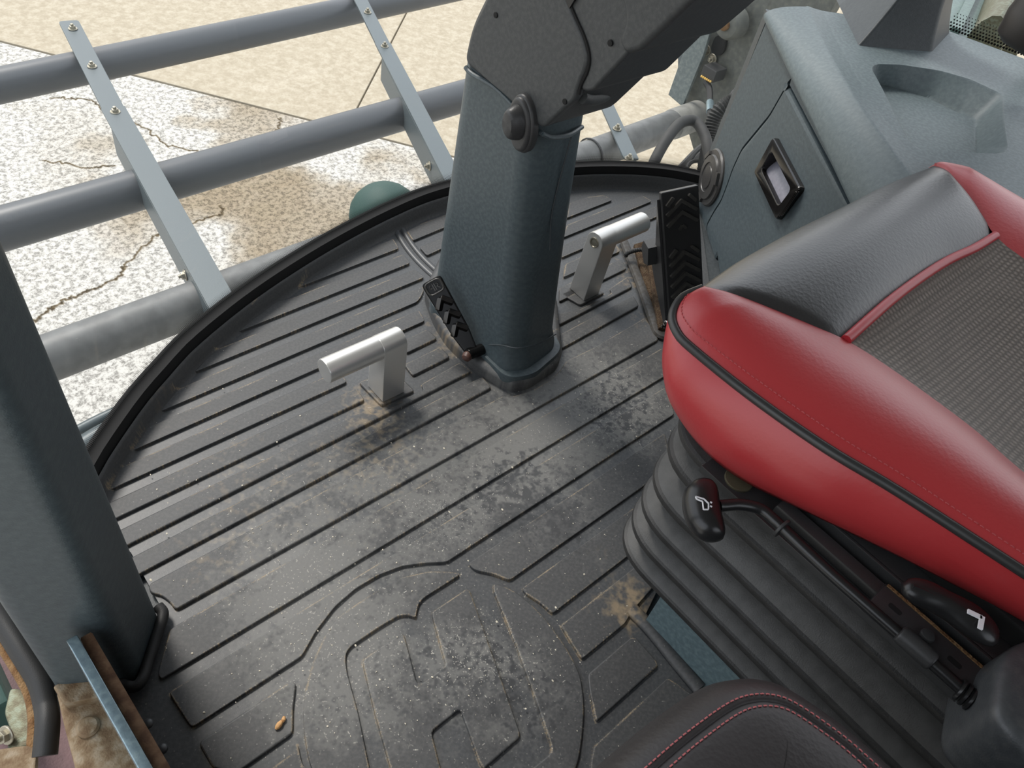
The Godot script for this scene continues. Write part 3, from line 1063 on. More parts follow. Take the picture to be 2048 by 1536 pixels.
	prism(s, rounded(PackedVector2Array([Vector2(-0.0845, -0.5933), Vector2(-0.0695, -0.5781), Vector2(-0.0782, -0.5387), Vector2(-0.0893, -0.5104), Vector2(-0.1131, -0.5215), Vector2(-0.1019, -0.5383), Vector2(-0.1002, -0.5667)]), 0.006), -0.085, -0.07, 0.002)
	put("plate", mesh_of(s), M.olive_plate, latch)
	bolt(latch, Vector3(-0.1059, -0.065, -0.5356), Vector3(-0.7, 0.5, 0.2), 0.008, M.zinc)
	s = Sh.new()
	prism(s, rounded(PackedVector2Array([Vector2(-0.1291, -0.5243), Vector2(-0.0928, -0.5048), Vector2(-0.0837, -0.4949), Vector2(-0.0978, -0.4601), Vector2(-0.1427, -0.4819)]), 0.010, 4), -0.06, -0.05, 0.002)
	tag(put("corner_plate", mesh_of(s), M.dusty_steel), "dusty plate with a rounded corner at the lower left, under the latch plate", "plate")
	s = Sh.new()
	box(s, Vector3(-0.0772, -0.12, -0.7292) + Vector3(-0.06, -0.1, 0), Vector3(-0.0939, -0.12, -0.6049), 0.01)
	tag(put("machine_shroud", mesh_of(s), M.deep_green), "dark green shroud edge at the far left behind the door seal", "shroud")


# ------------------------------------------------------------------ the rubber mat

const MX := -0.12
const MZ := -1.15
const MW := 1.74
const MD := 1.25


func mat_floor() -> void:
	var mat := thing("floor_mat", "black ribbed rubber floor mat with a round letter emblem, dusty and scuffed", "mat")
	var whole := Vector4(MX, MZ, MW, MD)
	var pads: Array[PackedVector2Array] = [
		PackedVector2Array([Vector2(0.5635, -1.0038), Vector2(0.7962, -1.0104), Vector2(0.8032, -1.0418), Vector2(0.787, -1.0396), Vector2(0.6925, -1.037), Vector2(0.6305, -1.0373)]),
		PackedVector2Array([Vector2(0.4167, -0.953), Vector2(0.7886, -0.9612), Vector2(0.7928, -0.9908), Vector2(0.5399, -0.9836), Vector2(0.4803, -0.9926)]),
		PackedVector2Array([Vector2(0.3146, -0.904), Vector2(0.7874, -0.9121), Vector2(0.7853, -0.9416), Vector2(0.4075, -0.9335), Vector2(0.365, -0.9328)]),
		PackedVector2Array([Vector2(0.2345, -0.8547), Vector2(0.7314, -0.8613), Vector2(0.7464, -0.8686), Vector2(0.7635, -0.8821), Vector2(0.7679, -0.8921), Vector2(0.3072, -0.8845), Vector2(0.271, -0.8827)]),
		PackedVector2Array([Vector2(0.1699, -0.8055), Vector2(0.714, -0.8116), Vector2(0.7214, -0.8415), Vector2(0.2245, -0.8352), Vector2(0.204, -0.8359)]),
		PackedVector2Array([Vector2(0.1155, -0.757), Vector2(0.5112, -0.7573), Vector2(0.512, -0.7863), Vector2(0.1674, -0.786), Vector2(0.1455, -0.786)]),
		PackedVector2Array([Vector2(0.6348, -0.7608), Vector2(0.706, -0.7628), Vector2(0.7044, -0.7918), Vector2(0.6447, -0.7901)]),
		PackedVector2Array([Vector2(0.0785, -0.7075), Vector2(0.5135, -0.7079), Vector2(0.5154, -0.7379), Vector2(0.0895, -0.7375)]),
		PackedVector2Array([Vector2(0.6126, -0.7107), Vector2(0.6967, -0.7131), Vector2(0.6974, -0.7431), Vector2(0.6155, -0.7408)]),
		PackedVector2Array([Vector2(0.072, -0.659), Vector2(0.7082, -0.6649), Vector2(0.7036, -0.6938), Vector2(0.6132, -0.6876), Vector2(0.6086, -0.6728), Vector2(0.5224, -0.6708), Vector2(0.5063, -0.6773), Vector2(0.5068, -0.6882), Vector2(0.0781, -0.688)]),
		PackedVector2Array([Vector2(0.0714, -0.61), Vector2(0.7135, -0.616), Vector2(0.7158, -0.6456), Vector2(0.0799, -0.6395)]),
		PackedVector2Array([Vector2(0.1107, -0.537), Vector2(0.6229, -0.537), Vector2(1.0769, -0.537), Vector2(1.0924, -0.5722), Vector2(1.1003, -0.596), Vector2(0.9452, -0.5905), Vector2(0.8741, -0.5927), Vector2(0.8517, -0.5827), Vector2(0.8225, -0.5745), Vector2(0.7745, -0.5718), Vector2(0.733, -0.5799), Vector2(0.7202, -0.5905), Vector2(0.4048, -0.5905), Vector2(0.0991, -0.5905), Vector2(0.0958, -0.5773), Vector2(0.1055, -0.5668), Vector2(0.1102, -0.5513)]),
		PackedVector2Array([Vector2(0.0584, -0.4733), Vector2(0.0582, -0.4636), Vector2(0.4253, -0.4636), Vector2(1.0273, -0.4636), Vector2(1.0658, -0.5175), Vector2(0.4772, -0.5175), Vector2(0.0942, -0.5175)]),
		PackedVector2Array([Vector2(0.0608, -0.39), Vector2(0.2045, -0.39), Vector2(0.2109, -0.3925), Vector2(0.2368, -0.4077), Vector2(0.2752, -0.4232), Vector2(0.3116, -0.4296), Vector2(0.3494, -0.4288), Vector2(0.384, -0.4215), Vector2(0.4122, -0.4074), Vector2(0.4401, -0.39), Vector2(0.9546, -0.39), Vector2(0.9904, -0.4441), Vector2(0.4342, -0.4441), Vector2(0.0582, -0.4441)]),
		PackedVector2Array([Vector2(0.0776, -0.3145), Vector2(0.1495, -0.3145), Vector2(0.1633, -0.3379), Vector2(0.1836, -0.3655), Vector2(0.1761, -0.3705), Vector2(0.0591, -0.3705), Vector2(0.0596, -0.3349)]),
		PackedVector2Array([Vector2(0.4955, -0.3145), Vector2(0.8605, -0.3145), Vector2(0.905, -0.3705), Vector2(0.4631, -0.3705), Vector2(0.465, -0.3563), Vector2(0.4821, -0.3373)]),
		PackedVector2Array([Vector2(0.5115, -0.24), Vector2(0.7748, -0.24), Vector2(0.8156, -0.295), Vector2(0.5022, -0.295), Vector2(0.5004, -0.2866), Vector2(0.5082, -0.263)]),
		PackedVector2Array([Vector2(0.4989, -0.1675), Vector2(0.5879, -0.1675), Vector2(0.6058, -0.1736), Vector2(0.6681, -0.182), Vector2(0.7051, -0.2205), Vector2(0.5091, -0.2205), Vector2(0.5039, -0.194)]),
		PackedVector2Array([Vector2(0.456, -0.0965), Vector2(0.5798, -0.0965), Vector2(0.5828, -0.1039), Vector2(0.5838, -0.1433), Vector2(0.5785, -0.148), Vector2(0.4915, -0.148), Vector2(0.4762, -0.1284)]),
		PackedVector2Array([Vector2(0.374, -0.0245), Vector2(0.5914, -0.0245), Vector2(0.5812, -0.067), Vector2(0.5774, -0.077), Vector2(0.4325, -0.077), Vector2(0.4136, -0.0636)]),
		PackedVector2Array([Vector2(0.121, -0.24), Vector2(0.1441, -0.24), Vector2(0.1393, -0.277), Vector2(0.1477, -0.3022), Vector2(0.1444, -0.295), Vector2(0.11, -0.295), Vector2(0.1029, -0.2849)]),
		PackedVector2Array([Vector2(1.1879, -0.921), Vector2(1.3414, -0.921), Vector2(1.3365, -0.9454), Vector2(1.2931, -0.9581), Vector2(1.2384, -0.9614)]),
		PackedVector2Array([Vector2(1.1298, -0.8717), Vector2(1.4289, -0.8717), Vector2(1.4243, -0.8993), Vector2(1.3834, -0.9015), Vector2(1.1721, -0.9015)]),
		PackedVector2Array([Vector2(1.0789, -0.8219), Vector2(1.415, -0.8225), Vector2(1.4469, -0.8522), Vector2(1.1149, -0.8522)]),
		PackedVector2Array([Vector2(1.0381, -0.7722), Vector2(1.2145, -0.774), Vector2(1.2245, -0.803), Vector2(1.0724, -0.8022)]),
		PackedVector2Array([Vector2(0.9777, -0.721), Vector2(1.1825, -0.7245), Vector2(1.1953, -0.7545), Vector2(1.0073, -0.7519)]),
		PackedVector2Array([Vector2(0.9178, -0.6708), Vector2(1.1497, -0.676), Vector2(1.1638, -0.705), Vector2(1.0997, -0.697), Vector2(1.0952, -0.6854), Vector2(1.0627, -0.6828), Vector2(0.9995, -0.6833), Vector2(0.9344, -0.7003)]),
		PackedVector2Array([Vector2(0.8621, -0.6203), Vector2(1.1168, -0.627), Vector2(1.13, -0.6565), Vector2(0.8785, -0.6502)]),
		PackedVector2Array([Vector2(0.8424, -1.0494), Vector2(0.8356, -1.0172), Vector2(0.9436, -1.0236), Vector2(0.9702, -1.0578), Vector2(0.8817, -1.0558)]),
		PackedVector2Array([Vector2(0.8347, -0.9936), Vector2(0.8318, -0.9641), Vector2(0.9022, -0.9704), Vector2(0.9252, -1.0001)]),
	]
	var mount1 := PackedVector2Array([Vector2(0.5262, -0.747), Vector2(0.529, -0.6833), Vector2(0.5956, -0.6809), Vector2(0.5929, -0.7415)])
	var mount2 := PackedVector2Array([Vector2(0.9966, -0.7362), Vector2(1.0089, -0.6914), Vector2(1.0819, -0.6929), Vector2(1.0649, -0.7381)])
	pads.append(mount1)
	pads.append(mount2)
	# emblem: two crescents and a heavy letter
	var ec := Vector2.ZERO
	var ring := PackedVector2Array([Vector2(0.1721, -0.3297), Vector2(0.4098, -0.3935), Vector2(0.4808, -0.1507), Vector2(0.4493, -0.1125), Vector2(0.4983, -0.2377), Vector2(0.2731, -0.4089)])
	ec = Vector2(0.3223, -0.2382)
	var left := PackedVector2Array([Vector2(0.4462, -0.3628), Vector2(0.4342, -0.3753), Vector2(0.4098, -0.3935), Vector2(0.3713, -0.4084), Vector2(0.3369, -0.4105), Vector2(0.3029, -0.4104), Vector2(0.2731, -0.4089), Vector2(0.2444, -0.397), Vector2(0.2126, -0.3749), Vector2(0.1876, -0.35), Vector2(0.1721, -0.3297), Vector2(0.1585, -0.3047), Vector2(0.148, -0.2772), Vector2(0.1413, -0.2413), Vector2(0.1509, -0.1942), Vector2(0.1852, -0.1933), Vector2(0.1987, -0.2266), Vector2(0.2246, -0.2913), Vector2(0.24, -0.3384), Vector2(0.2466, -0.3521), Vector2(0.2528, -0.3606), Vector2(0.2621, -0.3646), Vector2(0.3058, -0.3649), Vector2(0.3374, -0.363), Vector2(0.3487, -0.3557), Vector2(0.3538, -0.3466), Vector2(0.3608, -0.354), Vector2(0.37, -0.3619), Vector2(0.382, -0.3643)])
	var right := PackedVector2Array([Vector2(0.473, -0.3254), Vector2(0.4841, -0.3117), Vector2(0.4915, -0.295), Vector2(0.4969, -0.2665), Vector2(0.4985, -0.2376), Vector2(0.4941, -0.1959), Vector2(0.4883, -0.1698), Vector2(0.481, -0.1506), Vector2(0.4628, -0.1263), Vector2(0.4493, -0.1125), Vector2(0.4254, -0.092), Vector2(0.4031, -0.0755), Vector2(0.368, -0.0633), Vector2(0.3139, -0.085), Vector2(0.3272, -0.1094), Vector2(0.3531, -0.1063), Vector2(0.3732, -0.1053), Vector2(0.3836, -0.1054), Vector2(0.3894, -0.1107), Vector2(0.413, -0.1681), Vector2(0.4406, -0.2398), Vector2(0.4656, -0.3154)])
	var letter := PackedVector2Array([Vector2(0.2638, -0.3417), Vector2(0.3263, -0.3404), Vector2(0.3273, -0.3362), Vector2(0.3014, -0.2706), Vector2(0.3397, -0.2704), Vector2(0.3467, -0.271), Vector2(0.373, -0.3362), Vector2(0.3769, -0.3415), Vector2(0.4369, -0.3408), Vector2(0.4391, -0.3345), Vector2(0.403, -0.2375), Vector2(0.3688, -0.1476), Vector2(0.3649, -0.1431), Vector2(0.3054, -0.1421), Vector2(0.3054, -0.1507), Vector2(0.3175, -0.1863), Vector2(0.3261, -0.2141), Vector2(0.3227, -0.216), Vector2(0.2823, -0.2155), Vector2(0.2787, -0.2086), Vector2(0.2631, -0.1701), Vector2(0.2532, -0.1466), Vector2(0.1983, -0.1499), Vector2(0.2115, -0.193), Vector2(0.2381, -0.2734)])
	for e in [left, right, letter]:
		pads.append(e)

	# dust, scuffs and crumbs that lie on the mat, laid flat over it
	var W := 1740
	var D := 1250
	var tan := PackedByteArray()
	tan.resize(W * D)
	for p in pads:
		var q := ccw(p)
		for i in q.size():
			var a := Vector2((q[i].x - MX) / MW * W, (q[i].y - MZ) / MD * D)
			var b := Vector2((q[(i + 1) % q.size()].x - MX) / MW * W, (q[(i + 1) % q.size()].y - MZ) / MD * D)
			var l := a.distance_to(b)
			var n := (b - a).orthogonal().normalized()
			var keep := 0.45 if (b - a).x < 0.0 and absf((b - a).x) > absf((b - a).y) else 1.0
			var ph := rng.randf() * 9.0
			for k in int(l * 1.2):
				var u := k / (l * 1.2)
				var s := clampf(0.55 + 0.5 * sin(ph + u * l * 0.021) + 0.4 * sin(ph * 3.0 + u * l * 0.067) - 0.15, 0.0, 1.0)
				if rng.randf() > s * 0.95 * keep:
					continue
				for o in [-1.6, -0.6, 0.4]:
					var c := a.lerp(b, u) + n * (float(o) + rng.randf_range(-0.5, 0.5))
					var x := int(c.x)
					var y := int(c.y)
					if x >= 0 and y >= 0 and x < W and y < D:
						tan[y * W + x] = maxi(tan[y * W + x], int(s * rng.randf_range(90, 215)))
	var big := noise(FastNoiseLite.TYPE_SIMPLEX, 0.012, 51, 4).get_image(W, D).get_data()
	var small := noise(FastNoiseLite.TYPE_SIMPLEX, 0.06, 52, 3).get_image(W, D).get_data()
	var streaks := noise(FastNoiseLite.TYPE_SIMPLEX, 0.03, 53, 3).get_image(W, D).get_data()
	# where the dust is thick: [place, reach, grey dust, tan dust, dark smear]
	var low := Image.create(87, 63, false, Image.FORMAT_RGB8)
	var zones := [[Vector2(0.821, -0.5135), 0.16, 0.8, 0.1, 0.0], [Vector2(0.6016, -0.5249), 0.15, 0.55, 0.1, 0.0], [Vector2(0.3755, -0.5405), 0.14, 0.45, 0.25, 0.0], [Vector2(0.2416, -0.5055), 0.10, 0.5, 0.0, 0.0], [Vector2(0.277, -0.6822), 0.12, 0.15, 0.4, 0.0], [Vector2(0.4803, -0.6164), 0.08, 0.2, 0.5, 0.0], [Vector2(0.9366, -0.498), 0.09, 0.5, 0.0, 0.5], [Vector2(0.8575, -0.4357), 0.07, 0.4, 0.0, 0.8], [Vector2(0.5885, -0.4339), 0.07, 0.4, 0.0, 0.9], [Vector2(0.6301, -0.3389), 0.07, 0.3, 0.0, 0.8], [Vector2(0.4692, -0.4446), 0.06, 0.45, 0.0, 0.5], [Vector2(0.6644, -0.4593), 0.06, 0.4, 0.0, 0.3], [Vector2(0.2517, -0.4088), 0.10, 0.75, 0.0, 0.0], [Vector2(0.1951, -0.3289), 0.09, 0.65, 0.0, 0.3], [Vector2(0.3325, -0.2651), 0.10, 0.5, 0.0, 0.5], [Vector2(0.4161, -0.1617), 0.09, 0.5, 0.0, 0.55], [Vector2(0.3956, -0.26), 0.06, 0.4, 0.0, 0.3], [Vector2(0.18, -0.5677), 0.07, 0.1, 0.4, 0.0], [Vector2(0.7225, -0.7322), 0.04, 0.0, 0.9, 0.0], [Vector2(0.7309, -0.8037), 0.03, 0.0, 0.7, 0.0], [Vector2(0.5199, -0.7033), 0.05, 0.0, 0.8, 0.0], [Vector2(1.1747, -0.6857), 0.05, 0.0, 0.9, 0.0], [Vector2(1.2314, -0.7686), 0.04, 0.0, 0.8, 0.0], [Vector2(1.0947, -0.5909), 0.04, 0.0, 0.7, 0.0], [Vector2(0.5985, -0.1788), 0.03, 0.0, 1.0, 0.0], [Vector2(0.631, -0.189), 0.03, 0.0, 1.0, 0.0], [Vector2(0.5815, -0.2342), 0.05, 0.3, 0.3, 0.0], [Vector2(0.2332, -0.8841), 0.06, 0.0, 0.35, 0.0], [Vector2(0.6413, -0.2725), 0.03, 0.3, 0.4, 0.0]]
	for y in 63:
		for x in 87:
			var at := Vector2(MX + (x + 0.5) / 87.0 * MW, MZ + (y + 0.5) / 63.0 * MD)
			var g := Vector3.ZERO
			for z in zones:
				var f := exp(-at.distance_squared_to(z[0]) / (float(z[1]) * float(z[1])))
				g += Vector3(z[2], z[3], z[4]) * f
			low.set_pixel(x, y, Color(minf(1.0, g.x), minf(1.0, g.y), minf(1.0, g.z)))
	low.resize(W, D, Image.INTERPOLATE_BILINEAR)
	var zone := low.get_data()
	var out := PackedByteArray()
	out.resize(W * D * 4)
	for i in W * D:
		var b := big[i] / 255.0
		var m := small[i] / 255.0
		var st := streaks[i] / 255.0
		var gd := zone[i * 3] / 255.0
		var td := zone[i * 3 + 1] / 255.0
		var dk := zone[i * 3 + 2] / 255.0
		var ga := clampf((b * 0.6 + m * 0.55 + gd * 0.8 - 0.86) * 1.5, 0.0, 0.5) * (0.12 + 0.88 * gd)
		var ta := maxf(tan[i] / 255.0 * (0.55 + 0.45 * m), clampf((st * 0.5 + m * 0.6 + td * 0.6 - 0.86) * 1.5, 0.0, 0.6) * td)
		var da := clampf((m * 0.8 + st * 0.5 + dk * 0.6 - 0.98) * 1.6, 0.0, 0.55) * minf(1.0, dk * 2.0)
		var al := ga
		var col := Vector3(128, 127, 123)
		if ta > 0.003:
			var n := ta + (1.0 - ta) * al
			col = (Vector3(158, 138, 108) * ta + col * al * (1.0 - ta)) / n
			al = n
		if da > 0.003:
			var n := da + (1.0 - da) * al
			col = (Vector3(26, 28, 32) * da + col * al * (1.0 - da)) / n
			al = n
		var r := col.x
		var gg := col.y
		var bb := col.z
		out[i * 4] = int(r)
		out[i * 4 + 1] = int(gg)
		out[i * 4 + 2] = int(bb)
		out[i * 4 + 3] = int(al * 255.0)
	for k in 6500:  # pale flecks and short scratches
		var z: Array = zones[[0, 1, 2, 3, 12, 13, 14, 15, 16, 6, 7, 10][rng.randi() % 12]]
		var c: Vector2 = z[0] + Vector2(rng.randfn(0, 0.75), rng.randfn(0, 0.75)) * float(z[1])
		if rng.randf() < 0.18:
			c = Vector2(rng.randf_range(0.0, 1.3), rng.randf_range(-0.9, 0.0))
		var x := (c.x - MX) / MW * W
		var y := (c.y - MZ) / MD * D
		var dx := rng.randf_range(-1, 1)
		var dy := rng.randf_range(-1, 1)
		var n := 1 if rng.randf() < 0.9 else rng.randi_range(2, 6)
		var al := int(40.0 + 190.0 * pow(rng.randf(), 2.0))
		for j in n:
			var xi := int(x + dx * j)
			var yi := int(y + dy * j)
			if xi >= 0 and yi >= 0 and xi < W and yi < D:
				var i := (yi * W + xi) * 4
				out[i] = 205
				out[i + 1] = 200
				out[i + 2] = 188
				out[i + 3] = maxi(out[i + 3], al)
	dirt_layer(M.mat_sheet, Image.create_from_data(W, D, false, Image.FORMAT_RGBA8, out))
	for k in ["mat_pad", "mat_pad_b"]:
		M[k].detail_enabled = true
		M[k].detail_albedo = M.mat_sheet.detail_albedo
		M[k].detail_blend_mode = BaseMaterial3D.BLEND_MODE_MIX
		M[k].detail_uv_layer = BaseMaterial3D.DETAIL_UV_2

	# sheet with a rim that turns up along the glass
	var c := front_curve()
	var p := c.duplicate()
	p.append_array(PackedVector2Array([Vector2(1.4414, -0.7176), Vector2(1.3223, -0.6031), Vector2(1.0403, -0.3752), Vector2(0.862, -0.2312), Vector2(0.6935, -0.1841), Vector2(0.6187, -0.1576), Vector2(0.6077, -0.0574), Vector2(0.6046, 0.046), Vector2(0.5002, 0.1243), Vector2(0.0597, -0.2291), Vector2(0.0039, -0.3722), Vector2(0.0046, -0.4229), Vector2(0.0074, -0.4784), Vector2(0.0201, -0.4822), Vector2(0.0419, -0.4734), Vector2(0.0982, -0.5394), Vector2(0.099, -0.5585), Vector2(0.1016, -0.6508)]))
	var s := Sh.new()
	prism(s, p, -0.0125, -0.0051, 0.0)
	put("sheet", mesh_of(s, 30.0, whole), M.mat_sheet, mat)
	s = Sh.new()
	swept(s, c, PackedVector2Array([Vector2(-0.022, -0.008), Vector2(-0.012, -0.005), Vector2(-0.006, 0.006), Vector2(-0.003, 0.024), Vector2(0.002, 0.027), Vector2(0.004, 0.02), Vector2(0.004, -0.01)]))
	put("rim", mesh_of(s, 50.0, whole), M.mat_pad, mat)
	for i in pads.size():
		s = Sh.new()
		prism(s, rounded(pads[i], 0.006 if i < pads.size() - 3 else 0.010, 3), -0.0062, 0.0, 0.0020)
		var called := "rib"
		if i >= pads.size() - 3:
			called = ["emblem_crescent", "emblem_crescent", "emblem_letter"][i - pads.size() + 3]
		elif i >= pads.size() - 5:
			called = "mounting_pad"
		put(called, mesh_of(s, 50.0, whole), M.mat_pad if i % 2 else M.mat_pad_b, mat)
	# doubled bead of the seam
	for o in [0.0, 0.016]:
		s = Sh.new()
		tube(s, smooth(PackedVector3Array([Vector3(0.8339, -0.004, -1.0906), Vector3(0.8232, -0.004, -1.0503), Vector3(0.8125, -0.004, -1.0039), Vector3(0.8075, -0.004, -0.9543), Vector3(0.8087, -0.004, -0.9028), Vector3(0.8152, -0.004, -0.858)]), 6), 0.0045, 8, Vector2(1.3, 0.9))
		for i in s.t.size():
			s.t[i] += Vector3(o, 0, 0)
		put("seam_bead", mesh_of(s, 50.0, whole), M.mat_sheet, mat)
	# turned-up boot round the column foot
	s = Sh.new()
	var boot := rounded(PackedVector2Array([Vector2(0.7523, -0.8685), Vector2(0.7236, -0.8002), Vector2(0.7091, -0.7402), Vector2(0.7114, -0.6918), Vector2(0.7143, -0.6527), Vector2(0.7317, -0.6041), Vector2(0.7415, -0.5897), Vector2(0.7685, -0.5812), Vector2(0.8444, -0.5871), Vector2(0.8722, -0.6044), Vector2(0.9731, -0.729), Vector2(0.9682, -0.9106), Vector2(0.8464, -0.9399)]), 0.02, 3)
	prism(s, boot, -0.0055, 0.022, 0.010)
	put("column_boot", mesh_of(s, 50.0, whole), M.mat_pad, mat)
	# lip beside the seat base and small moulded buttons
	s = Sh.new()
	tube(s, smooth(PackedVector3Array([Vector3(0.6104, -0.001, -0.1775), Vector3(0.6116, -0.001, -0.1577), Vector3(0.6108, -0.001, -0.1304), Vector3(0.6066, -0.001, -0.0885), Vector3(0.6029, -0.001, -0.0393)]), 6), 0.011, 10, Vector2(1.0, 0.7))
	put("cutout_lip", mesh_of(s, 50.0, whole), M.mat_pad, mat)
	for q in [Vector3(0.0246, -0.006, -0.4258), Vector3(0.0254, -0.006, -0.3899)]:
		s = Sh.new()
		lathe(s, PackedVector2Array([Vector2(0.0065, 0), Vector2(0.006, 0.002), Vector2(0.004, 0.0035), Vector2(0.001, 0.004)]), along(q, q + Vector3.UP), 16)
		put("button", mesh_of(s, 60.0, whole), M.mat_sheet, mat)


# ------------------------------------------------------------------ steering column

func side_prism(s: Sh, poly: PackedVector2Array, x0: float, x1: float, bev: float, steps := 4) -> void:  # poly of (z, y) pairs, extruded across the cab
	prism(s, poly, x0, x1, bev, Transform3D(Basis(Vector3(0, 0, 1), Vector3(1, 0, 0), Vector3(0, 1, 0)), Vector3.ZERO), true, steps)


func column() -> void:
	var col := thing("steering_column", "tall slate-grey steering column rising from the mat with a darker bent upper cover", "steering column")
	# lower housing, lofted: a left face, a rounded rear corner, a narrower rear face
	var s := Sh.new()
	var rings: Array[PackedVector3Array] = []
	var hs := [0.018, 0.04, 0.06, 0.10, 0.16, 0.24, 0.32, 0.40, 0.455, 0.49]
	for h in hs:
		var f: float = h / 0.48
		var zr := lerpf(-0.598, -0.665, pow(f, 0.8))
		var zf := -0.838
		var x0 := lerpf(0.737, 0.742, f)
		var x1 := lerpf(0.868, 0.865, f)
		if h < 0.05:
			zr += 0.008
			x0 -= 0.003
		var poly := rounded(PackedVector2Array([Vector2(x0, zf), Vector2(x1 - 0.03, zf - 0.01), Vector2(x1, zf + 0.04), Vector2(x1, zr - 0.015), Vector2(x0 + 0.035, zr), Vector2(x0, zr - 0.02)]), 0.034, 6)
		rings.append(lift(poly, h, Transform3D.IDENTITY))
	loft(s, rings)
	put("lower_housing", mesh_of(s, 60.0), M.column_paint, col)
	s = Sh.new()
	rings = []
	for k in 5:
		var g: float = [0.006, 0.009, 0.0085, 0.0075, 0.0025][k]
		var poly := rounded(PackedVector2Array([Vector2(0.737 - g, -0.84), Vector2(0.868 + g, -0.84), Vector2(0.868 + g, -0.611 + g), Vector2(0.775, -0.590 + g), Vector2(0.737 - g, -0.608 + g)]), 0.036, 6)
		rings.append(lift(poly, [0.0, 0.008, 0.026, 0.0285, 0.029][k], Transform3D.IDENTITY))
	loft(s, rings)
	put("foot_collar", mesh_of(s, 40.0), M.column_paint, col)
	# rim of the lower housing where the cover sits in it
	s = Sh.new()
	var rim: PackedVector3Array = PackedVector3Array([Vector3(0.738, 0.4804, -0.8195), Vector3(0.738, 0.4778, -0.8109), Vector3(0.738, 0.478, -0.7949), Vector3(0.738, 0.4815, -0.7587), Vector3(0.738, 0.4787, -0.7285), Vector3(0.738, 0.4728, -0.7023), Vector3(0.738, 0.4665, -0.6743), Vector3(0.738, 0.4669, -0.6486)])
	tube(s, smooth(rim, 5), 0.0035, 8)
	tube(s, smooth(PackedVector3Array([rim[7], Vector3(0.76, 0.4562, -0.6486), Vector3(0.8, 0.4473, -0.6539), Vector3(0.846, 0.4396, -0.6713)]), 6), 0.0035, 8)
	put("housing_rim", mesh_of(s), M.column_paint, col)
	# upper cover, bent towards the driver
	s = Sh.new()
	var cover := PackedVector2Array([Vector2(-0.8264, 0.4839), Vector2(-0.8207, 0.5382), Vector2(-0.783, 0.6263), Vector2(-0.7008, 0.7284), Vector2(-0.4943, 0.7739), Vector2(-0.5263, 0.6879), Vector2(-0.593, 0.5634), Vector2(-0.6502, 0.468), Vector2(-0.7351, 0.4776), Vector2(-0.7914, 0.4812)])
	side_prism(s, rounded(cover, 0.028, 5), 0.738, 0.868, 0.022, 5)
	put("upper_cover", mesh_of(s, 60.0), M.cover_grey, col)
	# half shell behind the seam, and the shroud further up
	s = Sh.new()
	var shell2 := PackedVector2Array([Vector2(-0.6614, 0.6471), Vector2(-0.6351, 0.6262), Vector2(-0.6139, 0.6102), Vector2(-0.6008, 0.5927), Vector2(-0.6013, 0.5735), Vector2(-0.6017, 0.5537), Vector2(-0.581, 0.5614), Vector2(-0.5119, 0.684), Vector2(-0.4755, 0.744), Vector2(-0.5565, 0.7382), Vector2(-0.6799, 0.6829)])
	side_prism(s, rounded(shell2, 0.016, 4), 0.734, 0.874, 0.02, 5)
	put("rear_shell", mesh_of(s, 60.0), M.cover_grey, col)
	s = Sh.new()
	var shroud := PackedVector2Array([Vector2(-0.5769, 0.6849), Vector2(-0.5615, 0.6695), Vector2(-0.5564, 0.6562), Vector2(-0.5582, 0.636), Vector2(-0.545, 0.6268), Vector2(-0.5269, 0.6374), Vector2(-0.5071, 0.6676), Vector2(-0.4623, 0.7402), Vector2(-0.4921, 0.7618), Vector2(-0.5743, 0.7223)])
	side_prism(s, rounded(shroud, 0.016, 4), 0.728, 0.880, 0.02, 5)
	put("shroud", mesh_of(s, 60.0), M.cover_grey, col)
	s = Sh.new()
	side_prism(s, rounded(PackedVector2Array([Vector2(-0.8122, 0.51), Vector2(-0.8062, 0.5448), Vector2(-0.7703, 0.6324), Vector2(-0.6946, 0.6944), Vector2(-0.6557, 0.649), Vector2(-0.63, 0.6293), Vector2(-0.6089, 0.6134), Vector2(-0.5963, 0.5971), Vector2(-0.5963, 0.5821), Vector2(-0.6011, 0.5618), Vector2(-0.6008, 0.5421), Vector2(-0.62, 0.5144), Vector2(-0.6426, 0.4795), Vector2(-0.6775, 0.4801), Vector2(-0.7232, 0.486), Vector2(-0.7786, 0.4896)]), 0.010, 3), 0.729, 0.745, 0.005, 4)
	put("side_panel", mesh_of(s, 60.0), M.cover_grey, col)
	s = Sh.new()
	tube(s, smooth(PackedVector3Array([Vector3(0.7335, 0.6482, -0.6565), Vector3(0.7335, 0.6295, -0.631), Vector3(0.7335, 0.6136, -0.6099), Vector3(0.7335, 0.5978, -0.5974), Vector3(0.7335, 0.5819, -0.5954), Vector3(0.7335, 0.5616, -0.6), Vector3(0.7335, 0.5499, -0.5997)]), 6), 0.0024, 8)
	put("seam_line", mesh_of(s), M.black_void, col)
	s = Sh.new()
	tube(s, smooth(PackedVector3Array([Vector3(0.748, 0.5396, -0.6036), Vector3(0.765, 0.5324, -0.6053), Vector3(0.81, 0.5179, -0.6211), Vector3(0.852, 0.5106, -0.6388)]), 6), 0.006, 10, Vector2(1.0, 1.3))
	put("lip", mesh_of(s), M.cover_grey, col)
	s = Sh.new()
	tube(s, smooth(PackedVector3Array([Vector3(0.77, 0.6129, -0.5606), Vector3(0.8, 0.6071, -0.5689), Vector3(0.84, 0.6003, -0.585)]), 6), 0.007, 10)
	put("tab", mesh_of(s), M.cover_grey, col)
	s = Sh.new()
	prism(s, PackedVector2Array([Vector2(-0.6619, 0.6473), Vector2(-0.6458, 0.6305), Vector2(-0.6342, 0.6584)]), 0.730, 0.7345, 0.001, Transform3D(Basis(Vector3(0, 0, 1), Vector3(1, 0, 0), Vector3(0, 1, 0)), Vector3.ZERO))
	put("inset_panel", mesh_of(s), M.black_gloss, col)
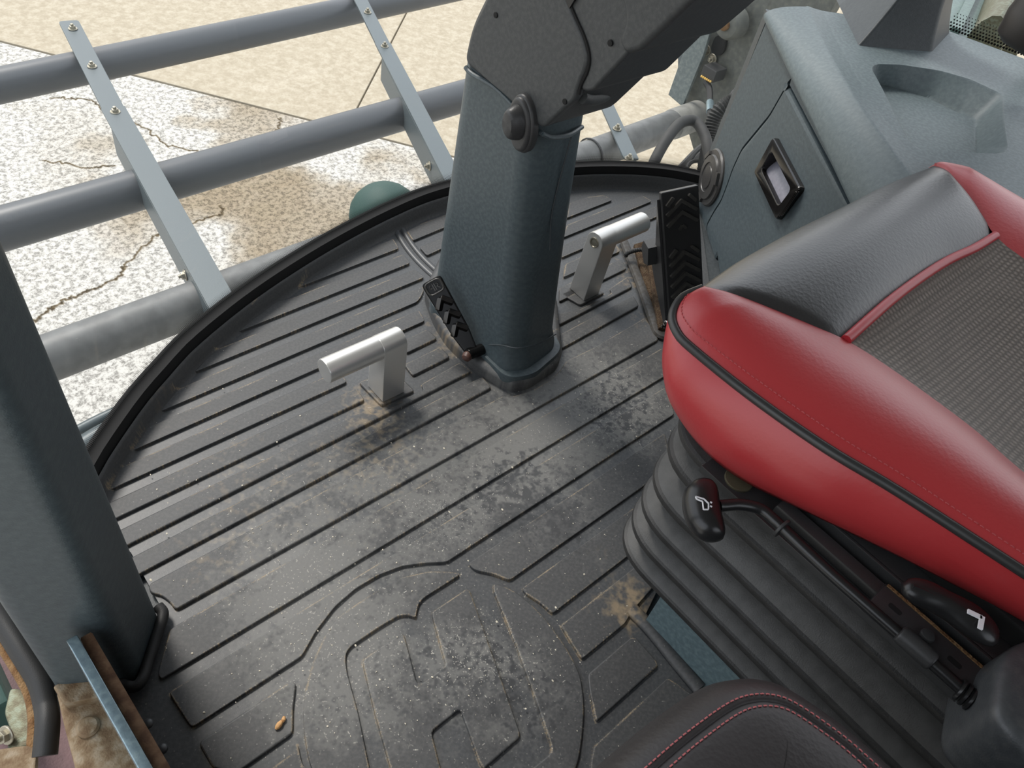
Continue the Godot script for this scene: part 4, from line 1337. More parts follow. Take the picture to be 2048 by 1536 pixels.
	for q in [Vector3(0.729, 0.5789, -0.764), Vector3(0.733, 0.6271, -0.5718), Vector3(0.729, 0.5329, -0.6153)]:
		s = Sh.new()
		cyl(s, q + Vector3(-0.0016, 0, 0), q + Vector3(0.006, 0, 0), 0.0038, 0.0005, 12)
		put("screw_hole", mesh_of(s), M.black_void, col)
	# knob on an oval rosette
	s = Sh.new()
	var kc := Vector3(0.731, 0.4715, -0.6751)
	var k2 := Vector3(0.722, 0.4782, -0.6803)
	var tilt := Basis(Vector3.RIGHT, -0.25)
	for part in [[0.040, 0.024, 0.0, 0.012], [0.037, 0.021, 0.012, 0.017]]:
		var el := PackedVector2Array()
		for i in 28:
			var a := TAU * i / 28
			el.append(Vector2(cos(a) * float(part[1]), sin(a) * float(part[0])))
		prism(s, el, part[2], part[3], 0.005, Transform3D(tilt * Basis(Vector3(0, 0, 1), Vector3(-1, 0, 0), Vector3(0, 1, 0)), kc), false, 4)
	var rosette := put("knob_rosette", mesh_of(s, 60.0), M.black_plastic, col)
	s = Sh.new()
	rings = []
	for i in 7:
		var u := i / 6.0
		var ring := PackedVector3Array()
		for j in 24:
			var a := TAU * j / 24
			var r := Vector2(cos(a) * lerpf(0.0165, 0.0115, u * u), sin(a) * lerpf(0.024, 0.019, u * u))
			ring.append(kc + tilt * Vector3(-0.015 - 0.018 * u, r.y + 0.004, r.x))
		rings.append(ring)
	var cap := rings[-1].duplicate()
	for j in 24:
		cap[j] = cap[j].lerp(kc + tilt * Vector3(-0.033, 0.004, 0), 0.2) + Vector3(-0.003, 0, 0)
	rings.append(cap)
	loft(s, rings)
	put("knob", mesh_of(s, 50.0), M.black_plastic, col)
	# parting line and small marks
	s = Sh.new()
	tube(s, smooth(PackedVector3Array([Vector3(0.8, 0.2554, -0.6354), Vector3(0.8, 0.322, -0.6501), Vector3(0.815, 0.4355, -0.6614)]), 4), 0.0012, 6)
	put("parting_line", mesh_of(s), M.slate_dark, col)
	s = Sh.new()
	tube(s, smooth(PackedVector3Array([Vector3(0.7375, 0.0323, -0.6855), Vector3(0.7375, 0.0716, -0.6398), Vector3(0.745, 0.0888, -0.6068), Vector3(0.79, 0.0788, -0.6026), Vector3(0.865, 0.0466, -0.6251)]), 6), 0.0012, 6)
	put("parting_line", mesh_of(s), M.slate_dark, col)

	# tilt pedal at the foot of the column
	var ped := thing("tilt_pedal", "glossy black column tilt pedal with chevron treads at the foot of the steering column", "pedal")
	var t0 := Vector3(0.695, 0.1175, -0.7783)
	var t1 := Vector3(0.712, 0.0353, -0.6786)
	var f := along(t1, t0, Vector3(-0.62, 0.66, 0.42).normalized())
	var L := t0.distance_to(t1)
	var face_n := f.basis.z
	if face_n.dot(Vector3(-0.3, 1, 0.3)) < 0:
		f.basis = Basis(-f.basis.x, f.basis.y, -f.basis.z)
		face_n = -face_n
	var px := Transform3D(Basis(f.basis.x, f.basis.z, f.basis.y), t1)
	s = Sh.new()
	var outline := rounded(PackedVector2Array([Vector2(-0.010, -0.008), Vector2(0.010, -0.008), Vector2(0.0165, L * 0.3), Vector2(0.019, L + 0.012), Vector2(-0.019, L + 0.012), Vector2(-0.0165, L * 0.3)]), 0.008, 4)
	prism(s, outline, -0.007, 0.0, 0.002, px, true)
	put("lever", mesh_of(s), M.pedal_gloss, ped)
	for k in 3:
		s = Sh.new()
		var y := L * (0.33 + 0.2 * k)
		for sd in [-1.0, 1.0]:
			bar(s, px * Vector3(-0.001 * sd, 0.0015, y + 0.012), px * Vector3(0.0145 * sd, 0.0015, y - 0.006), 0.0085, 0.010, 0.003, (face_n + px.basis.x * sd * 0.9).normalized())
		put("chevron", mesh_of(s), M.black_gloss, ped)
	s = Sh.new()
	var loop := PackedVector3Array()
	for v in rounded(rect(0.029, 0.022), 0.008, 4):
		loop.append(px * Vector3(v.x, 0.0015, L - 0.002 + v.y))
	tube(s, loop, 0.0018, 6, Vector2.ONE, true)
	put("emblem_frame", mesh_of(s), M.pedal_tread, ped)
	for sd in [-1.0, 1.0]:
		s = Sh.new()
		var o := px * Vector3(0.0062 * sd, 0.0012, L - 0.002)
		var ux: Vector3 = px.basis.x * sd
		var uy := px.basis.z
		# a letter R, the left one mirrored into a P
		bar(s, o - ux * 0.0045 - uy * 0.0065, o - ux * 0.0045 + uy * 0.0065, 0.0022, 0.003, 0.0006, face_n)
		var bow := PackedVector3Array()
		for k in 9:
			var a := lerpf(PI / 2, -PI / 2, k / 8.0)
			bow.append(o - ux * 0.002 + ux * cos(a) * 0.004 + uy * (0.002 + sin(a) * 0.0032))
		tube(s, bow, 0.0013, 6)
		if sd > 0:
			bar(s, o - ux * 0.001 - uy * 0.001, o + ux * 0.003 - uy * 0.0055, 0.0018, 0.0018, 0.0004, face_n)
		put("emblem_letter", mesh_of(s), M.pedal_tread, ped)
	s = Sh.new()
	cyl(s, t1 + Vector3(-0.008, -0.003, 0), t1 + Vector3(0.040, -0.004, 0.004), 0.0105, 0.002, 18)
	put("shaft", mesh_of(s), M.pedal_gloss, ped)
	s = Sh.new()
	cyl(s, t1 + Vector3(0.030, -0.004, 0.003), t1 + Vector3(0.041, -0.004, 0.004), 0.0118, 0.002, 18)
	put("bush", mesh_of(s), M.zinc, ped)
	s = Sh.new()
	lathe(s, PackedVector2Array([Vector2(0.008, 0.0), Vector2(0.0095, 0.004), Vector2(0.0075, 0.011), Vector2(0.003, 0.014)]), along(t1 + Vector3(-0.006, -0.004, 0), t1 + Vector3(-0.02, -0.006, 0.006)), 16)
	put("rubber_stop", mesh_of(s), M.hub_brown, ped)


# ------------------------------------------------------------------ footrests

func footrest(label: String, base: Vector3, top: Vector3, a: Vector3, b: Vector3, width: float, rear_pin: bool) -> void:
	var t := thing("footrest", label, "footrest", Vector3.ZERO, "aluminium footrests")
	var s := Sh.new()
	var r := 0.0205
	var ax := (b - a).normalized()
	var up := (top - base).normalized()
	up = (up - ax * up.dot(ax)).normalized()
	var fwd := ax.cross(up).normalized()
	var h := (top - base).dot(up)
	# flat post with a round head, as wide as the head is thick
	var prof := PackedVector2Array([Vector2(-r * 1.05, 0), Vector2(r * 1.05, 0)])
	prof.append_array(arc(Vector2(0, h), r, 0.0, PI, 14))
	prism(s, prof, -width / 2, width / 2, 0.0018, Transform3D(Basis(fwd, ax, up), base), true)
	put("post", mesh_of(s, 30.0), M.aluminium, t)
	s = Sh.new()
	cyl(s, a, b, r * 0.97, 0.0025, 36)
	put("foot_bar", mesh_of(s, 30.0), M.aluminium, t)
	if rear_pin:
		s = Sh.new()
		var e := base + up * h - ax * (width / 2)
		lathe(s, PackedVector2Array([Vector2(0.0105, -0.002), Vector2(0.0105, 0.002), Vector2(0.0085, 0.0022), Vector2(0.0075, 0.0005), Vector2(0.005, 0.0005)]), along(e, e - ax), 20)
		put("pin", mesh_of(s), M.zinc, t)


func footrests() -> void:
	var b1 := Vector3(0.5562, 0, -0.7096)
	var h1 := Vector3(0.5614, 0.107, -0.712)
	var e1 := Vector3(0.4382, 0.1093, -0.712)
	var ax := Vector3.RIGHT
	footrest("aluminium footrest with its bar pointing left, standing left of the steering column", b1, h1, h1 + ax * -0.018, h1 + (e1 - h1) * Vector3(1, 0.15, 0.3), 0.044, false)
	var b2 := Vector3(1.0458, 0, -0.7187)
	var h2 := Vector3(1.0339, 0.1339, -0.714)
	var e2 := Vector3(1.1585, 0.1329, -0.714)
	footrest("aluminium footrest with its bar pointing right, between the steering column and the accelerator pedal", b2, h2, h2 + ax * 0.018, h2 + (e2 - h2) * Vector3(1.05, 0.1, 0.3), 0.044, true)


# ------------------------------------------------------------------ accelerator

func accelerator() -> void:
	var t := thing("accelerator_pedal", "black accelerator pedal with raised chevron treads beside the right console", "pedal")
	var x0 := 1.082
	var low := Vector3(1.082, 0.0375, -0.5279)
	var top := Vector3(1.082, 0.2672, -0.6483)
	var d := (top - low).normalized()
	var wide := Vector3(0.064, 0.007, 0.034)
	wide = (wide - d * wide.dot(d))
	var w := wide.length()
	var ux := wide.normalized()
	var n := d.cross(ux).normalized()
	if n.dot(Vector3(0, 0.3, 1)) < 0:
		n = -n
	var L := low.distance_to(top)
	var px := Transform3D(Basis(ux, n, d), low)
	var s := Sh.new()
	prism(s, rounded(PackedVector2Array([Vector2(0, 0), Vector2(w, 0), Vector2(w, L), Vector2(0, L)]), 0.003), -0.012, 0.0, 0.002, px, true)
	put("plate", mesh_of(s), M.pedal_black, t)
	# chevrons: two groups with a gap between them
	var ys := []
	for k in 4:
		ys.append(L - 0.012 - 0.0205 * k)
	for k in 8:
		ys.append(L * 0.585 - 0.0205 * k)
	for i in ys.size():
		var y: float = ys[i]
		s = Sh.new()
		if i == 0 or i == 4:
			for sd in [-1.0, 1.0]:
				s = Sh.new()
				bar(s, px * Vector3(w * (0.5 + 0.20 * sd), 0.0005, y), px * Vector3(w * (0.5 + 0.40 * sd), 0.0005, y - 0.014), 0.0062, 0.011, 0.0022, n)
				put("tread_bar", mesh_of(s), M.pedal_tread, t)
			continue
		elif i == 3:
			for sd in [-1.0, 1.0]:
				bar(s, px * Vector3(w * 0.5, 0.0005, y + 0.008), px * Vector3(w * (0.5 + 0.10 * sd), 0.0005, y), 0.0055, 0.006, 0.0015, n)
		else:
			for sd in [-1.0, 1.0]:
				bar(s, px * Vector3(w * (0.5 - 0.03 * sd), 0.0005, y + 0.014), px * Vector3(w * (0.5 + 0.41 * sd), 0.0005, y - 0.010), 0.0062, 0.011, 0.0022, n)
		put("chevron", mesh_of(s), M.pedal_tread, t)
	# bracket to the left, with its bolts
	s = Sh.new()
	var b := Transform3D(Basis(n, ux, d), low)
	prism(s, PackedVector2Array([Vector2(-0.008, 0.0), Vector2(-0.008, L * 0.95), Vector2(-0.03, L * 0.62), Vector2(-0.062, L * 0.5), Vector2(-0.05, L * 0.32), Vector2(-0.02, 0.0)]), -0.005, 0.0, 0.001, b)
	put("bracket", mesh_of(s), M.black_plastic, t)
	s = Sh.new()
	prism(s, PackedVector2Array([Vector2(-0.035, L * 0.46), Vector2(-0.025, L * 0.6), Vector2(-0.045, L * 0.64), Vector2(-0.060, L * 0.58), Vector2(-0.055, L * 0.46)]), -0.022, 0.01, 0.002, b)
	put("sensor_box", mesh_of(s), M.black_plastic, t)
	bolt(t, b * Vector3(-0.045, -0.006, L * 0.48), -ux, 0.006, M.zinc)
	bolt(t, low - ux * 0.007 + d * 0.006, -ux, 0.0055, M.black_gloss, "pivot_bolt")
	s = Sh.new()
	lathe(s, PackedVector2Array([Vector2(0.0095, 0), Vector2(0.0095, 0.0015), Vector2(0.006, 0.0016)]), along(low - ux * 0.006 + d * 0.006, low - ux * 0.02 + d * 0.006), 18)
	put("washer", mesh_of(s), M.print_white, t)
	# dusty steel base in the cut-out of the mat
	s = Sh.new()
	prism(s, PackedVector2Array([Vector2(1.2586, -0.7739), Vector2(1.3067, -0.7683), Vector2(1.3723, -0.7334), Vector2(1.2536, -0.5683), Vector2(1.1653, -0.496), Vector2(1.0893, -0.5477), Vector2(1.1086, -0.5827)]), -0.006, 0.003, 0.002)
	put("base_plate", mesh_of(s), M.dirt_dark, t)
	s = Sh.new()
	prism(s, PackedVector2Array([Vector2(1.2591, -0.7424), Vector2(1.2807, -0.7407), Vector2(1.1052, -0.5452), Vector2(1.0905, -0.5538)]), 0.0, 0.012, 0.002)
	put("base_rail", mesh_of(s), M.dirt_dark, t)
	s = Sh.new()
	tube(s, smooth(PackedVector3Array([Vector3(1.2456, 0, -0.7928), Vector3(1.2124, 0, -0.74), Vector3(1.16, 0, -0.6576), Vector3(1.1096, 0, -0.5822), Vector3(1.0893, 0, -0.5477), Vector3(1.1096, 0, -0.5291)]), 6), 0.009, 8, Vector2(1.2, 0.7))
	put("cutout_edge", mesh_of(s), M.mat_sheet_plain, t)
	bolt(t, Vector3(1.1551, 0.006, -0.603), Vector3.UP, 0.006, M.dusty_steel)
	s = Sh.new()
	var cable := even(PackedVector3Array([Vector3(1.2309, 0.035, -0.7188), Vector3(1.2148, 0.03, -0.7346), Vector3(1.1976, 0.022, -0.7439), Vector3(1.1969, 0.012, -0.7469)]), 24)
	var rad := []
	for i in 24:
		rad.append(0.0052 if i % 2 == 0 else 0.0042)
	tube(s, cable, rad, 10)
	put("cable", mesh_of(s, 20.0), M.rubber, t)


# ------------------------------------------------------------------ right console

func crest(s_: float) -> float:
	return 0.03 + 0.04 * pow((s_ - 0.46) / 0.46, 2)


func console() -> void:
	var t := thing("side_console", "slate-grey moulded side console with a recessed tray and a glossy black door pull", "console")
	t.transform = Transform3D(Basis(Vector3(-0.615661, 0.000000, 0.788011), Vector3.UP, Vector3(-0.788011, -0.000000, -0.615661)), Vector3(1.5552, 0, -0.8317))
	# local axes: x runs along the face towards the seat, y up, z out of the face
	var plan := Transform3D(Basis(Vector3(1, 0, 0), Vector3(0, 0, 1), Vector3(0, 1, 0)), Vector3.ZERO)  # polygons of (along, up) laid on the face
	var outer := PackedVector2Array([Vector2(-0.015, -0.05), Vector2(0.635, -0.05), Vector2(0.635, 0.374), Vector2(0.53, 0.382), Vector2(0.2, 0.409), Vector2(0.05, 0.421), Vector2(-0.005, 0.424), Vector2(-0.012, 0.25)])
	var door := rounded(PackedVector2Array([Vector2(0.2008, 0.3985), Vector2(0.1832, 0.314), Vector2(0.1269, 0.2034), Vector2(0.124, 0.1534), Vector2(0.1297, 0.1199), Vector2(0.1335, 0.0776), Vector2(0.1212, 0.0375), Vector2(0.1141, -0.0043), Vector2(0.1341, -0.0168), Vector2(0.2316, -0.019)]), 0.012, 4)
	var door_poly := PackedVector2Array()
	for v in door:
		door_poly.append(v)
	door_poly.append(Vector2(0.34, -0.04))
	door_poly.append(Vector2(0.585, -0.04))
	door_poly.append(Vector2(0.585, 0.372))
	door_poly = ccw(door_poly)
	var gap := inset(door_poly, -0.005)
	var s := Sh.new()
	face_holed(s, outer, gap, 0.0, plan, Vector3(0, 0, 1))
	var r0 := PackedVector3Array()
	var r1 := PackedVector3Array()
	for v in gap:
		r0.append(Vector3(v.x, v.y, 0.0))
		r1.append(Vector3(v.x, v.y, -0.012))
	s.strip(r1, r0)
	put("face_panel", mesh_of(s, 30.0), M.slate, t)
	# door with the opening of the pull cut through it
	var pull := PackedVector2Array([Vector2(0.245, 0.222), Vector2(0.41, 0.222), Vector2(0.436, 0.311), Vector2(0.258, 0.311)])
	var hole := rounded(ccw(inset(ccw(pull), 0.018)), 0.006, 3)
	s = Sh.new()
	var top_poly := inset(door_poly, 0.009)
	face_holed(s, top_poly, hole, 0.004, plan, Vector3(0, 0, 1))
	r0 = PackedVector3Array()
	r1 = PackedVector3Array()
	var r2 := PackedVector3Array()
	for i in door_poly.size():
		r0.append(Vector3(door_poly[i].x, door_poly[i].y, -0.014))
		var m := inset(door_poly, 0.003)[i]
		r1.append(Vector3(m.x, m.y, 0.0015))
		r2.append(Vector3(top_poly[i].x, top_poly[i].y, 0.004))
	s.strip(r0, r1)
	s.strip(r1, r2)
	var dn := put("door", mesh_of(s, 50.0), M.slate, t)
	s = Sh.new()
	face(s, PackedVector2Array([Vector2(-0.015, -0.06), Vector2(0.6, -0.06), Vector2(0.6, 0.38), Vector2(-0.01, 0.42)]), -0.045, plan, Vector3(0, 0, 1))
	put("gap_backing", mesh_of(s), M.black_void, t)
	# glossy frame of the pull
	s = Sh.new()
	var fo := rounded(ccw(pull), 0.010, 4)
	var fi := rounded(ccw(inset(ccw(pull), 0.0215)), 0.010, 4)
	var bands := [[fo, 0.0, 0.003], [fo, 0.0, 0.011], [fo, 0.0025, 0.0145], [fo, 0.004, 0.0145], [fi, -0.002, 0.0145], [fi, 0.0, 0.013], [fi, 0.0, -0.03]]
	var prev := PackedVector3Array()
	for b in bands:
		var ring := PackedVector3Array()
		for v in inset(b[0], b[1]):
			ring.append(Vector3(v.x, v.y, b[2]))
		if not prev.is_empty():
			s.strip(prev, ring)
		prev = ring
	var pf := put("pull_frame", mesh_of(s, 40.0), M.black_gloss, dn)
	s = Sh.new()
	# sloping flap inside, deep at the top
	var fl := ccw(inset(ccw(pull), 0.0215))
	var lo_y := 0.240
	var hi_y := 0.290
	var rows: Array[PackedVector3Array] = []
	for k in 7:
		var u := k / 6.0
		var r := PackedVector3Array()
		for j in 7:
			var v := j / 6.0
			r.append(Vector3(lerpf(0.268 + 0.006 * u, 0.390 + 0.018 * u, v), lerpf(lo_y - 0.004, hi_y + 0.006, u), lerpf(0.006, -0.028, u * u * 0.6 + u * 0.4)))
		rows.append(r)
	put("pull_flap", mesh_of(sheet(rows, Vector3.ZERO), 60.0), M.flap_grey, dn)
	s = Sh.new()
	for k in 3:
		bar(s, Vector3(0.4165 + 0.0045 * k, 0.236 + 0.004 * k, 0.0146), Vector3(0.4345 + 0.0045 * k - 0.006, 0.299 + 0.003 * k, 0.0146), 0.0022, 0.002, 0.0005, Vector3(0, 0, 1))
	put("pull_rib", mesh_of(s), M.black_gloss, dn)
	# swelling shoulder between the door and the crest, lofted along the face
	rows = []
	for i in 25:
		var a := lerpf(-0.006, 0.65, i / 24.0)
		var yb := lerpf(0.424, 0.355, (a + 0.006) / 0.9)
		var c := crest(minf(a, 0.62))
		var r := PackedVector3Array()
		r.append(Vector3(a, yb - 0.003, -0.02))
		r.append(Vector3(a, yb - 0.002, 0.004))
		r.append(Vector3(a, yb + 0.003, 0.009))
		for k in 8:
			var u := k / 7.0
			r.append(Vector3(a, lerpf(yb + 0.010, 0.4625, sin(u * 1.1) / sin(1.1)), lerpf(0.0105, -c + 0.003, (1.0 - cos(u * 1.1)) / (1.0 - cos(1.1)))))
		r.append(Vector3(a, 0.4640, -c))
		r.append(Vector3(a, 0.4635, -c - 0.005))
		r.append(Vector3(a, 0.4615, -c - 0.018))
		r.append(Vector3(a, 0.4600, -c - 0.036))
		rows.append(r)
	s = sheet(rows)
	var endr := rows[0].duplicate()
	endr.append(Vector3(-0.006, 0.40, -0.35))
	s.fan(endr, Vector3(-0.006, 0.41, -0.05))
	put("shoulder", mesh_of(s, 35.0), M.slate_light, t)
	# front return that closes the console towards the windscreen
	s = Sh.new()
	s.quad(Vector3(-0.015, -0.05, 0), Vector3(-0.012, 0.25, 0), Vector3(-0.012, 0.25, -0.36), Vector3(-0.015, -0.05, -0.30))
	s.quad(Vector3(-0.012, 0.25, 0), Vector3(-0.005, 0.424, 0), Vector3(-0.005, 0.424, -0.38), Vector3(-0.012, 0.25, -0.36))
	s.quad(Vector3(-0.005, 0.42, 0), Vector3(-0.006, 0.46, -0.07), Vector3(-0.012, 0.46, -0.395), Vector3(-0.005, 0.42, -0.38))
	put("front_return", mesh_of(s), M.slate, t)
	# inner end beside the seat
	s = Sh.new()
	var ends := to_console(t, PackedVector2Array([Vector2(1.265, -0.262), Vector2(1.30, -0.24), Vector2(1.318, -0.2), Vector2(1.32, 0.45), Vector2(1.94, 0.45)]))
	var foot := PackedVector3Array([Vector3(0.635, -0.05, 0.0)])
	var brim := PackedVector3Array([Vector3(0.635, 0.46, -crest(0.62) - 0.036)])
	for v in ends:
		foot.append(Vector3(v.x, -0.05, v.y))
		brim.append(Vector3(v.x, 0.46, v.y))
	s.strip(foot, brim, false)
	put("inner_return", mesh_of(s, 30.0), M.slate, t)
	# top with the recessed tray
	var top := PackedVector2Array()
	for i in 21:
		var a := lerpf(-0.006, 0.635, i / 20.0)
		top.append(Vector2(a, -crest(minf(a, 0.62)) - 0.036))
	top.append_array(to_console(t, PackedVector2Array([Vector2(1.265, -0.262), Vector2(1.30, -0.24), Vector2(1.318, -0.2), Vector2(1.32, 0.45), Vector2(1.94, 0.45), Vector2(1.925, -0.449)])))
	top.append(Vector2(-0.012, -0.395))
	var px: PackedVector2Array = PackedVector2Array([Vector2(1.4989, -0.5678), Vector2(1.5269, -0.5734), Vector2(1.5801, -0.5511), Vector2(1.6476, -0.5002), Vector2(1.6801, -0.4523), Vector2(1.6866, -0.3929), Vector2(1.6752, -0.3798), Vector2(1.5771, -0.3361), Vector2(1.4775, -0.2846), Vector2(1.4458, -0.2777), Vector2(1.3491, -0.3291), Vector2(1.2983, -0.3589), Vector2(1.3092, -0.386), Vector2(1.3663, -0.4416), Vector2(1.4361, -0.5066)])
	var tray := to_console(t, px)
	var flat := Transform3D(Basis(Vector3(1, 0, 0), Vector3(0, 1, 0), Vector3(0, 0, 1)), Vector3.ZERO)
	s = Sh.new()
	var tr := rounded(ccw(tray), 0.012, 3)
	face_holed(s, top, tr, 0.46, flat, Vector3.UP)
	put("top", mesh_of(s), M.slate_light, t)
	var bx: PackedVector2Array = PackedVector2Array([Vector2(1.5402, -0.5573), Vector2(1.5606, -0.5614), Vector2(1.5875, -0.534), Vector2(1.6187, -0.4825), Vector2(1.6237, -0.4186), Vector2(1.6205, -0.3909), Vector2(1.6073, -0.3795), Vector2(1.5769, -0.363), Vector2(1.5168, -0.3326), Vector2(1.4722, -0.3154), Vector2(1.4088, -0.332), Vector2(1.3739, -0.3617), Vector2(1.3865, -0.3927), Vector2(1.4383, -0.4484), Vector2(1.5052, -0.5138)])
	var bottom := rounded(ccw(to_console(t, bx)), 0.008, 3)
	r0 = PackedVector3Array()
	r1 = PackedVector3Array()
	r2 = PackedVector3Array()
	var r3 := PackedVector3Array()
	for i in tr.size():
		var a := tr[i]
		var b := bottom[i]
		r0.append(Vector3(a.x, 0.46, a.y))
		var m := a.lerp(b, 0.10)
		r1.append(Vector3(m.x, 0.4575, m.y))
		m = a.lerp(b, 0.88)
		r2.append(Vector3(m.x, 0.424, m.y))
		r3.append(Vector3(b.x, 0.4185, b.y))
	s = Sh.new()
	s.strip(r1, r0)
	s.strip(r2, r1)
	s.strip(r3, r2)
	face(s, bottom, 0.4185, flat, Vector3.UP)
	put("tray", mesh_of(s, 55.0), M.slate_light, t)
	# skirt at the foot
	s = Sh.new()
	bar(s, Vector3(0.10, -0.02, 0.006), Vector3(0.59, -0.038, 0.006), 0.012, 0.05, 0.002, Vector3(0, 0, 1))
	put("skirt", mesh_of(s), M.slate_dark, t)
	# round cap near the windscreen end
	s = Sh.new()
	var cc := Vector3(0.042, 0.079, 0.0)
	lathe(s, PackedVector2Array([Vector2(0.066, -0.01), Vector2(0.066, 0.004), Vector2(0.063, 0.008), Vector2(0.052, 0.009), Vector2(0.050, 0.014), Vector2(0.034, 0.0155), Vector2(0.033, 0.0135), Vector2(0.026, 0.0135), Vector2(0.025, 0.0155), Vector2(0.01, 0.0165)]), along(cc, cc + Vector3(0, 0, 1)), 40)
	var vc := put("vent_cap", mesh_of(s, 35.0), M.grey_plastic_dark, t)
	for k in 3:
		s = Sh.new()
		var a := 0.5 + TAU * k / 3
		var p := cc + Vector3(cos(a), sin(a), 0) * 0.056 + Vector3(0, 0, 0.011)
		bar(s, p - Vector3(-sin(a), cos(a), 0) * 0.014, p + Vector3(-sin(a), cos(a), 0) * 0.014, 0.010, 0.008, 0.002, Vector3(0, 0, 1))
		put("tab", mesh_of(s), M.grey_plastic_dark, vc)

	# pedestal that stands on the console top
	var quad := [Vector3(1.5684, 0.46, -0.6363), Vector3(1.7182, 0.46, -0.5555), Vector3(1.8707, 0.46, -0.5919), Vector3(1.7617, 0.46, -0.8179)]
	var mid := Vector3.ZERO
	for q in quad:
		mid += q / 4.0
	var rings: Array[PackedVector3Array] = []
	for k in 12:
		var u := k / 11.0
		var shrink := 1.0 - 0.62 * sin(minf(1.0, u * 1.5) * PI / 2) * 0.9
		if k == 0:
			shrink = 1.01
		var poly := PackedVector2Array()
		for q in quad:
			var v: Vector3 = mid + (q - mid) * shrink
			poly.append(Vector2(v.x, v.z))
		rings.append(lift(rounded(poly, 0.008, 3), 0.46 + 0.26 * u, Transform3D(Basis.IDENTITY, Vector3(0.02 * u, 0, 0.02 * u))))
	s = Sh.new()
	loft(s, rings)
	tag(put("pedestal", mesh_of(s, 45.0), M.slate_dark), "dark flared pedestal standing on the console top behind the tray", "pedestal")
	# dark rounded housing at the right edge
	s = Sh.new()
	var hc := Vector3(1.6516, 0.62, -0.3869)
	lathe(s, PackedVector2Array([Vector2(0.03, -0.075), Vector2(0.05, -0.065), Vector2(0.060, -0.03), Vector2(0.0605, 0.03), Vector2(0.055, 0.06), Vector2(0.035, 0.08), Vector2(0.01, 0.085)]), along(hc, hc + Vector3(0.3, 1, 0.1)), 40)
	bar(s, hc + Vector3(0, -0.03, 0), Vector3(2.0527, 0.458, -0.4159), 0.03, 0.02, 0.004)
	put_housing(s)


func put_housing(s: Sh) -> void:
	tag(put("control_housing", mesh_of(s, 60.0), M.housing_brown), "dark brown-black rounded housing cut by the upper right edge of the view", "housing")


func to_console(t: Node3D, p: PackedVector2Array) -> PackedVector2Array:  # floor plan points into the console's own plan
	var inv := t.transform.affine_inverse()
	var out := PackedVector2Array()
	for v in p:
		var w := inv * Vector3(v.x, 0, v.y)
		out.append(Vector2(w.x, w.z))
	return out


# ------------------------------------------------------------------ driver's seat

func coons(c0: PackedVector3Array, c1: PackedVector3Array, d0: PackedVector3Array, d1: PackedVector3Array, n: int, m: int, bulge: Callable) -> Array[PackedVector3Array]:
	var a := even(c0, n)
	var b := even(c1, n)
	var l := even(d0, m)
	var r := even(d1, m)
	var rows: Array[PackedVector3Array] = []
	for j in m:
		var v := float(j) / (m - 1)
		var row := PackedVector3Array()
		for i in n:
			var u := float(i) / (n - 1)
			var p := a[i] * (1 - v) + b[i] * v + l[j] * (1 - u) + r[j] * u
			p -= a[0] * (1 - u) * (1 - v) + a[n - 1] * u * (1 - v) + b[0] * (1 - u) * v + b[n - 1] * u * v
			p.y += bulge.call(u, v)
			row.append(p)
		rows.append(row)
	return rows


func mirrored(p: PackedVector3Array, xc: float) -> PackedVector3Array:
	var out := PackedVector3Array()
	for v in p:
		out.append(Vector3(2 * xc - v.x, v.y, v.z))
	return out


func between(a: PackedVector3Array, b: PackedVector3Array, c: PackedVector3Array, m: int) -> Array[PackedVector3Array]:  # rows of a sheet from a over b to c
	var rows: Array[PackedVector3Array] = []
	for j in m:
		var v := float(j) / (m - 1)
		var row := PackedVector3Array()
		for i in a.size():
			# a parabola through the three points
			row.append(a[i] * (2 * (v - 0.5) * (v - 1)) + b[i] * (-4 * v * (v - 1)) + c[i] * (2 * v * (v - 0.5)))
		rows.append(row)
	return rows


func stitches(line: PackedVector3Array, step: float, r: float) -> Sh:
	var c := Curve3D.new()
	for v in line:
		c.add_point(v)
	var s := Sh.new()
	var l := c.get_baked_length()
	for k in int(l / step):
		var a := c.sample_baked(k * step)
		var b := c.sample_baked(k * step + step * 0.62)
		tube(s, PackedVector3Array([a - Vector3(0, r * 0.3, 0), a.lerp(b, 0.5) + Vector3(0, r * 0.5, 0), b - Vector3(0, r * 0.3, 0)]), r, 5)
	return s


func fold_outline(i: float) -> PackedVector2Array:
	return rounded(PackedVector2Array([Vector2(0.597 + i, -0.262 + i), Vector2(1.305 - i, -0.262 + i), Vector2(1.305 - i, 0.52), Vector2(0.597 + i, 0.52)]), 0.085, 10)


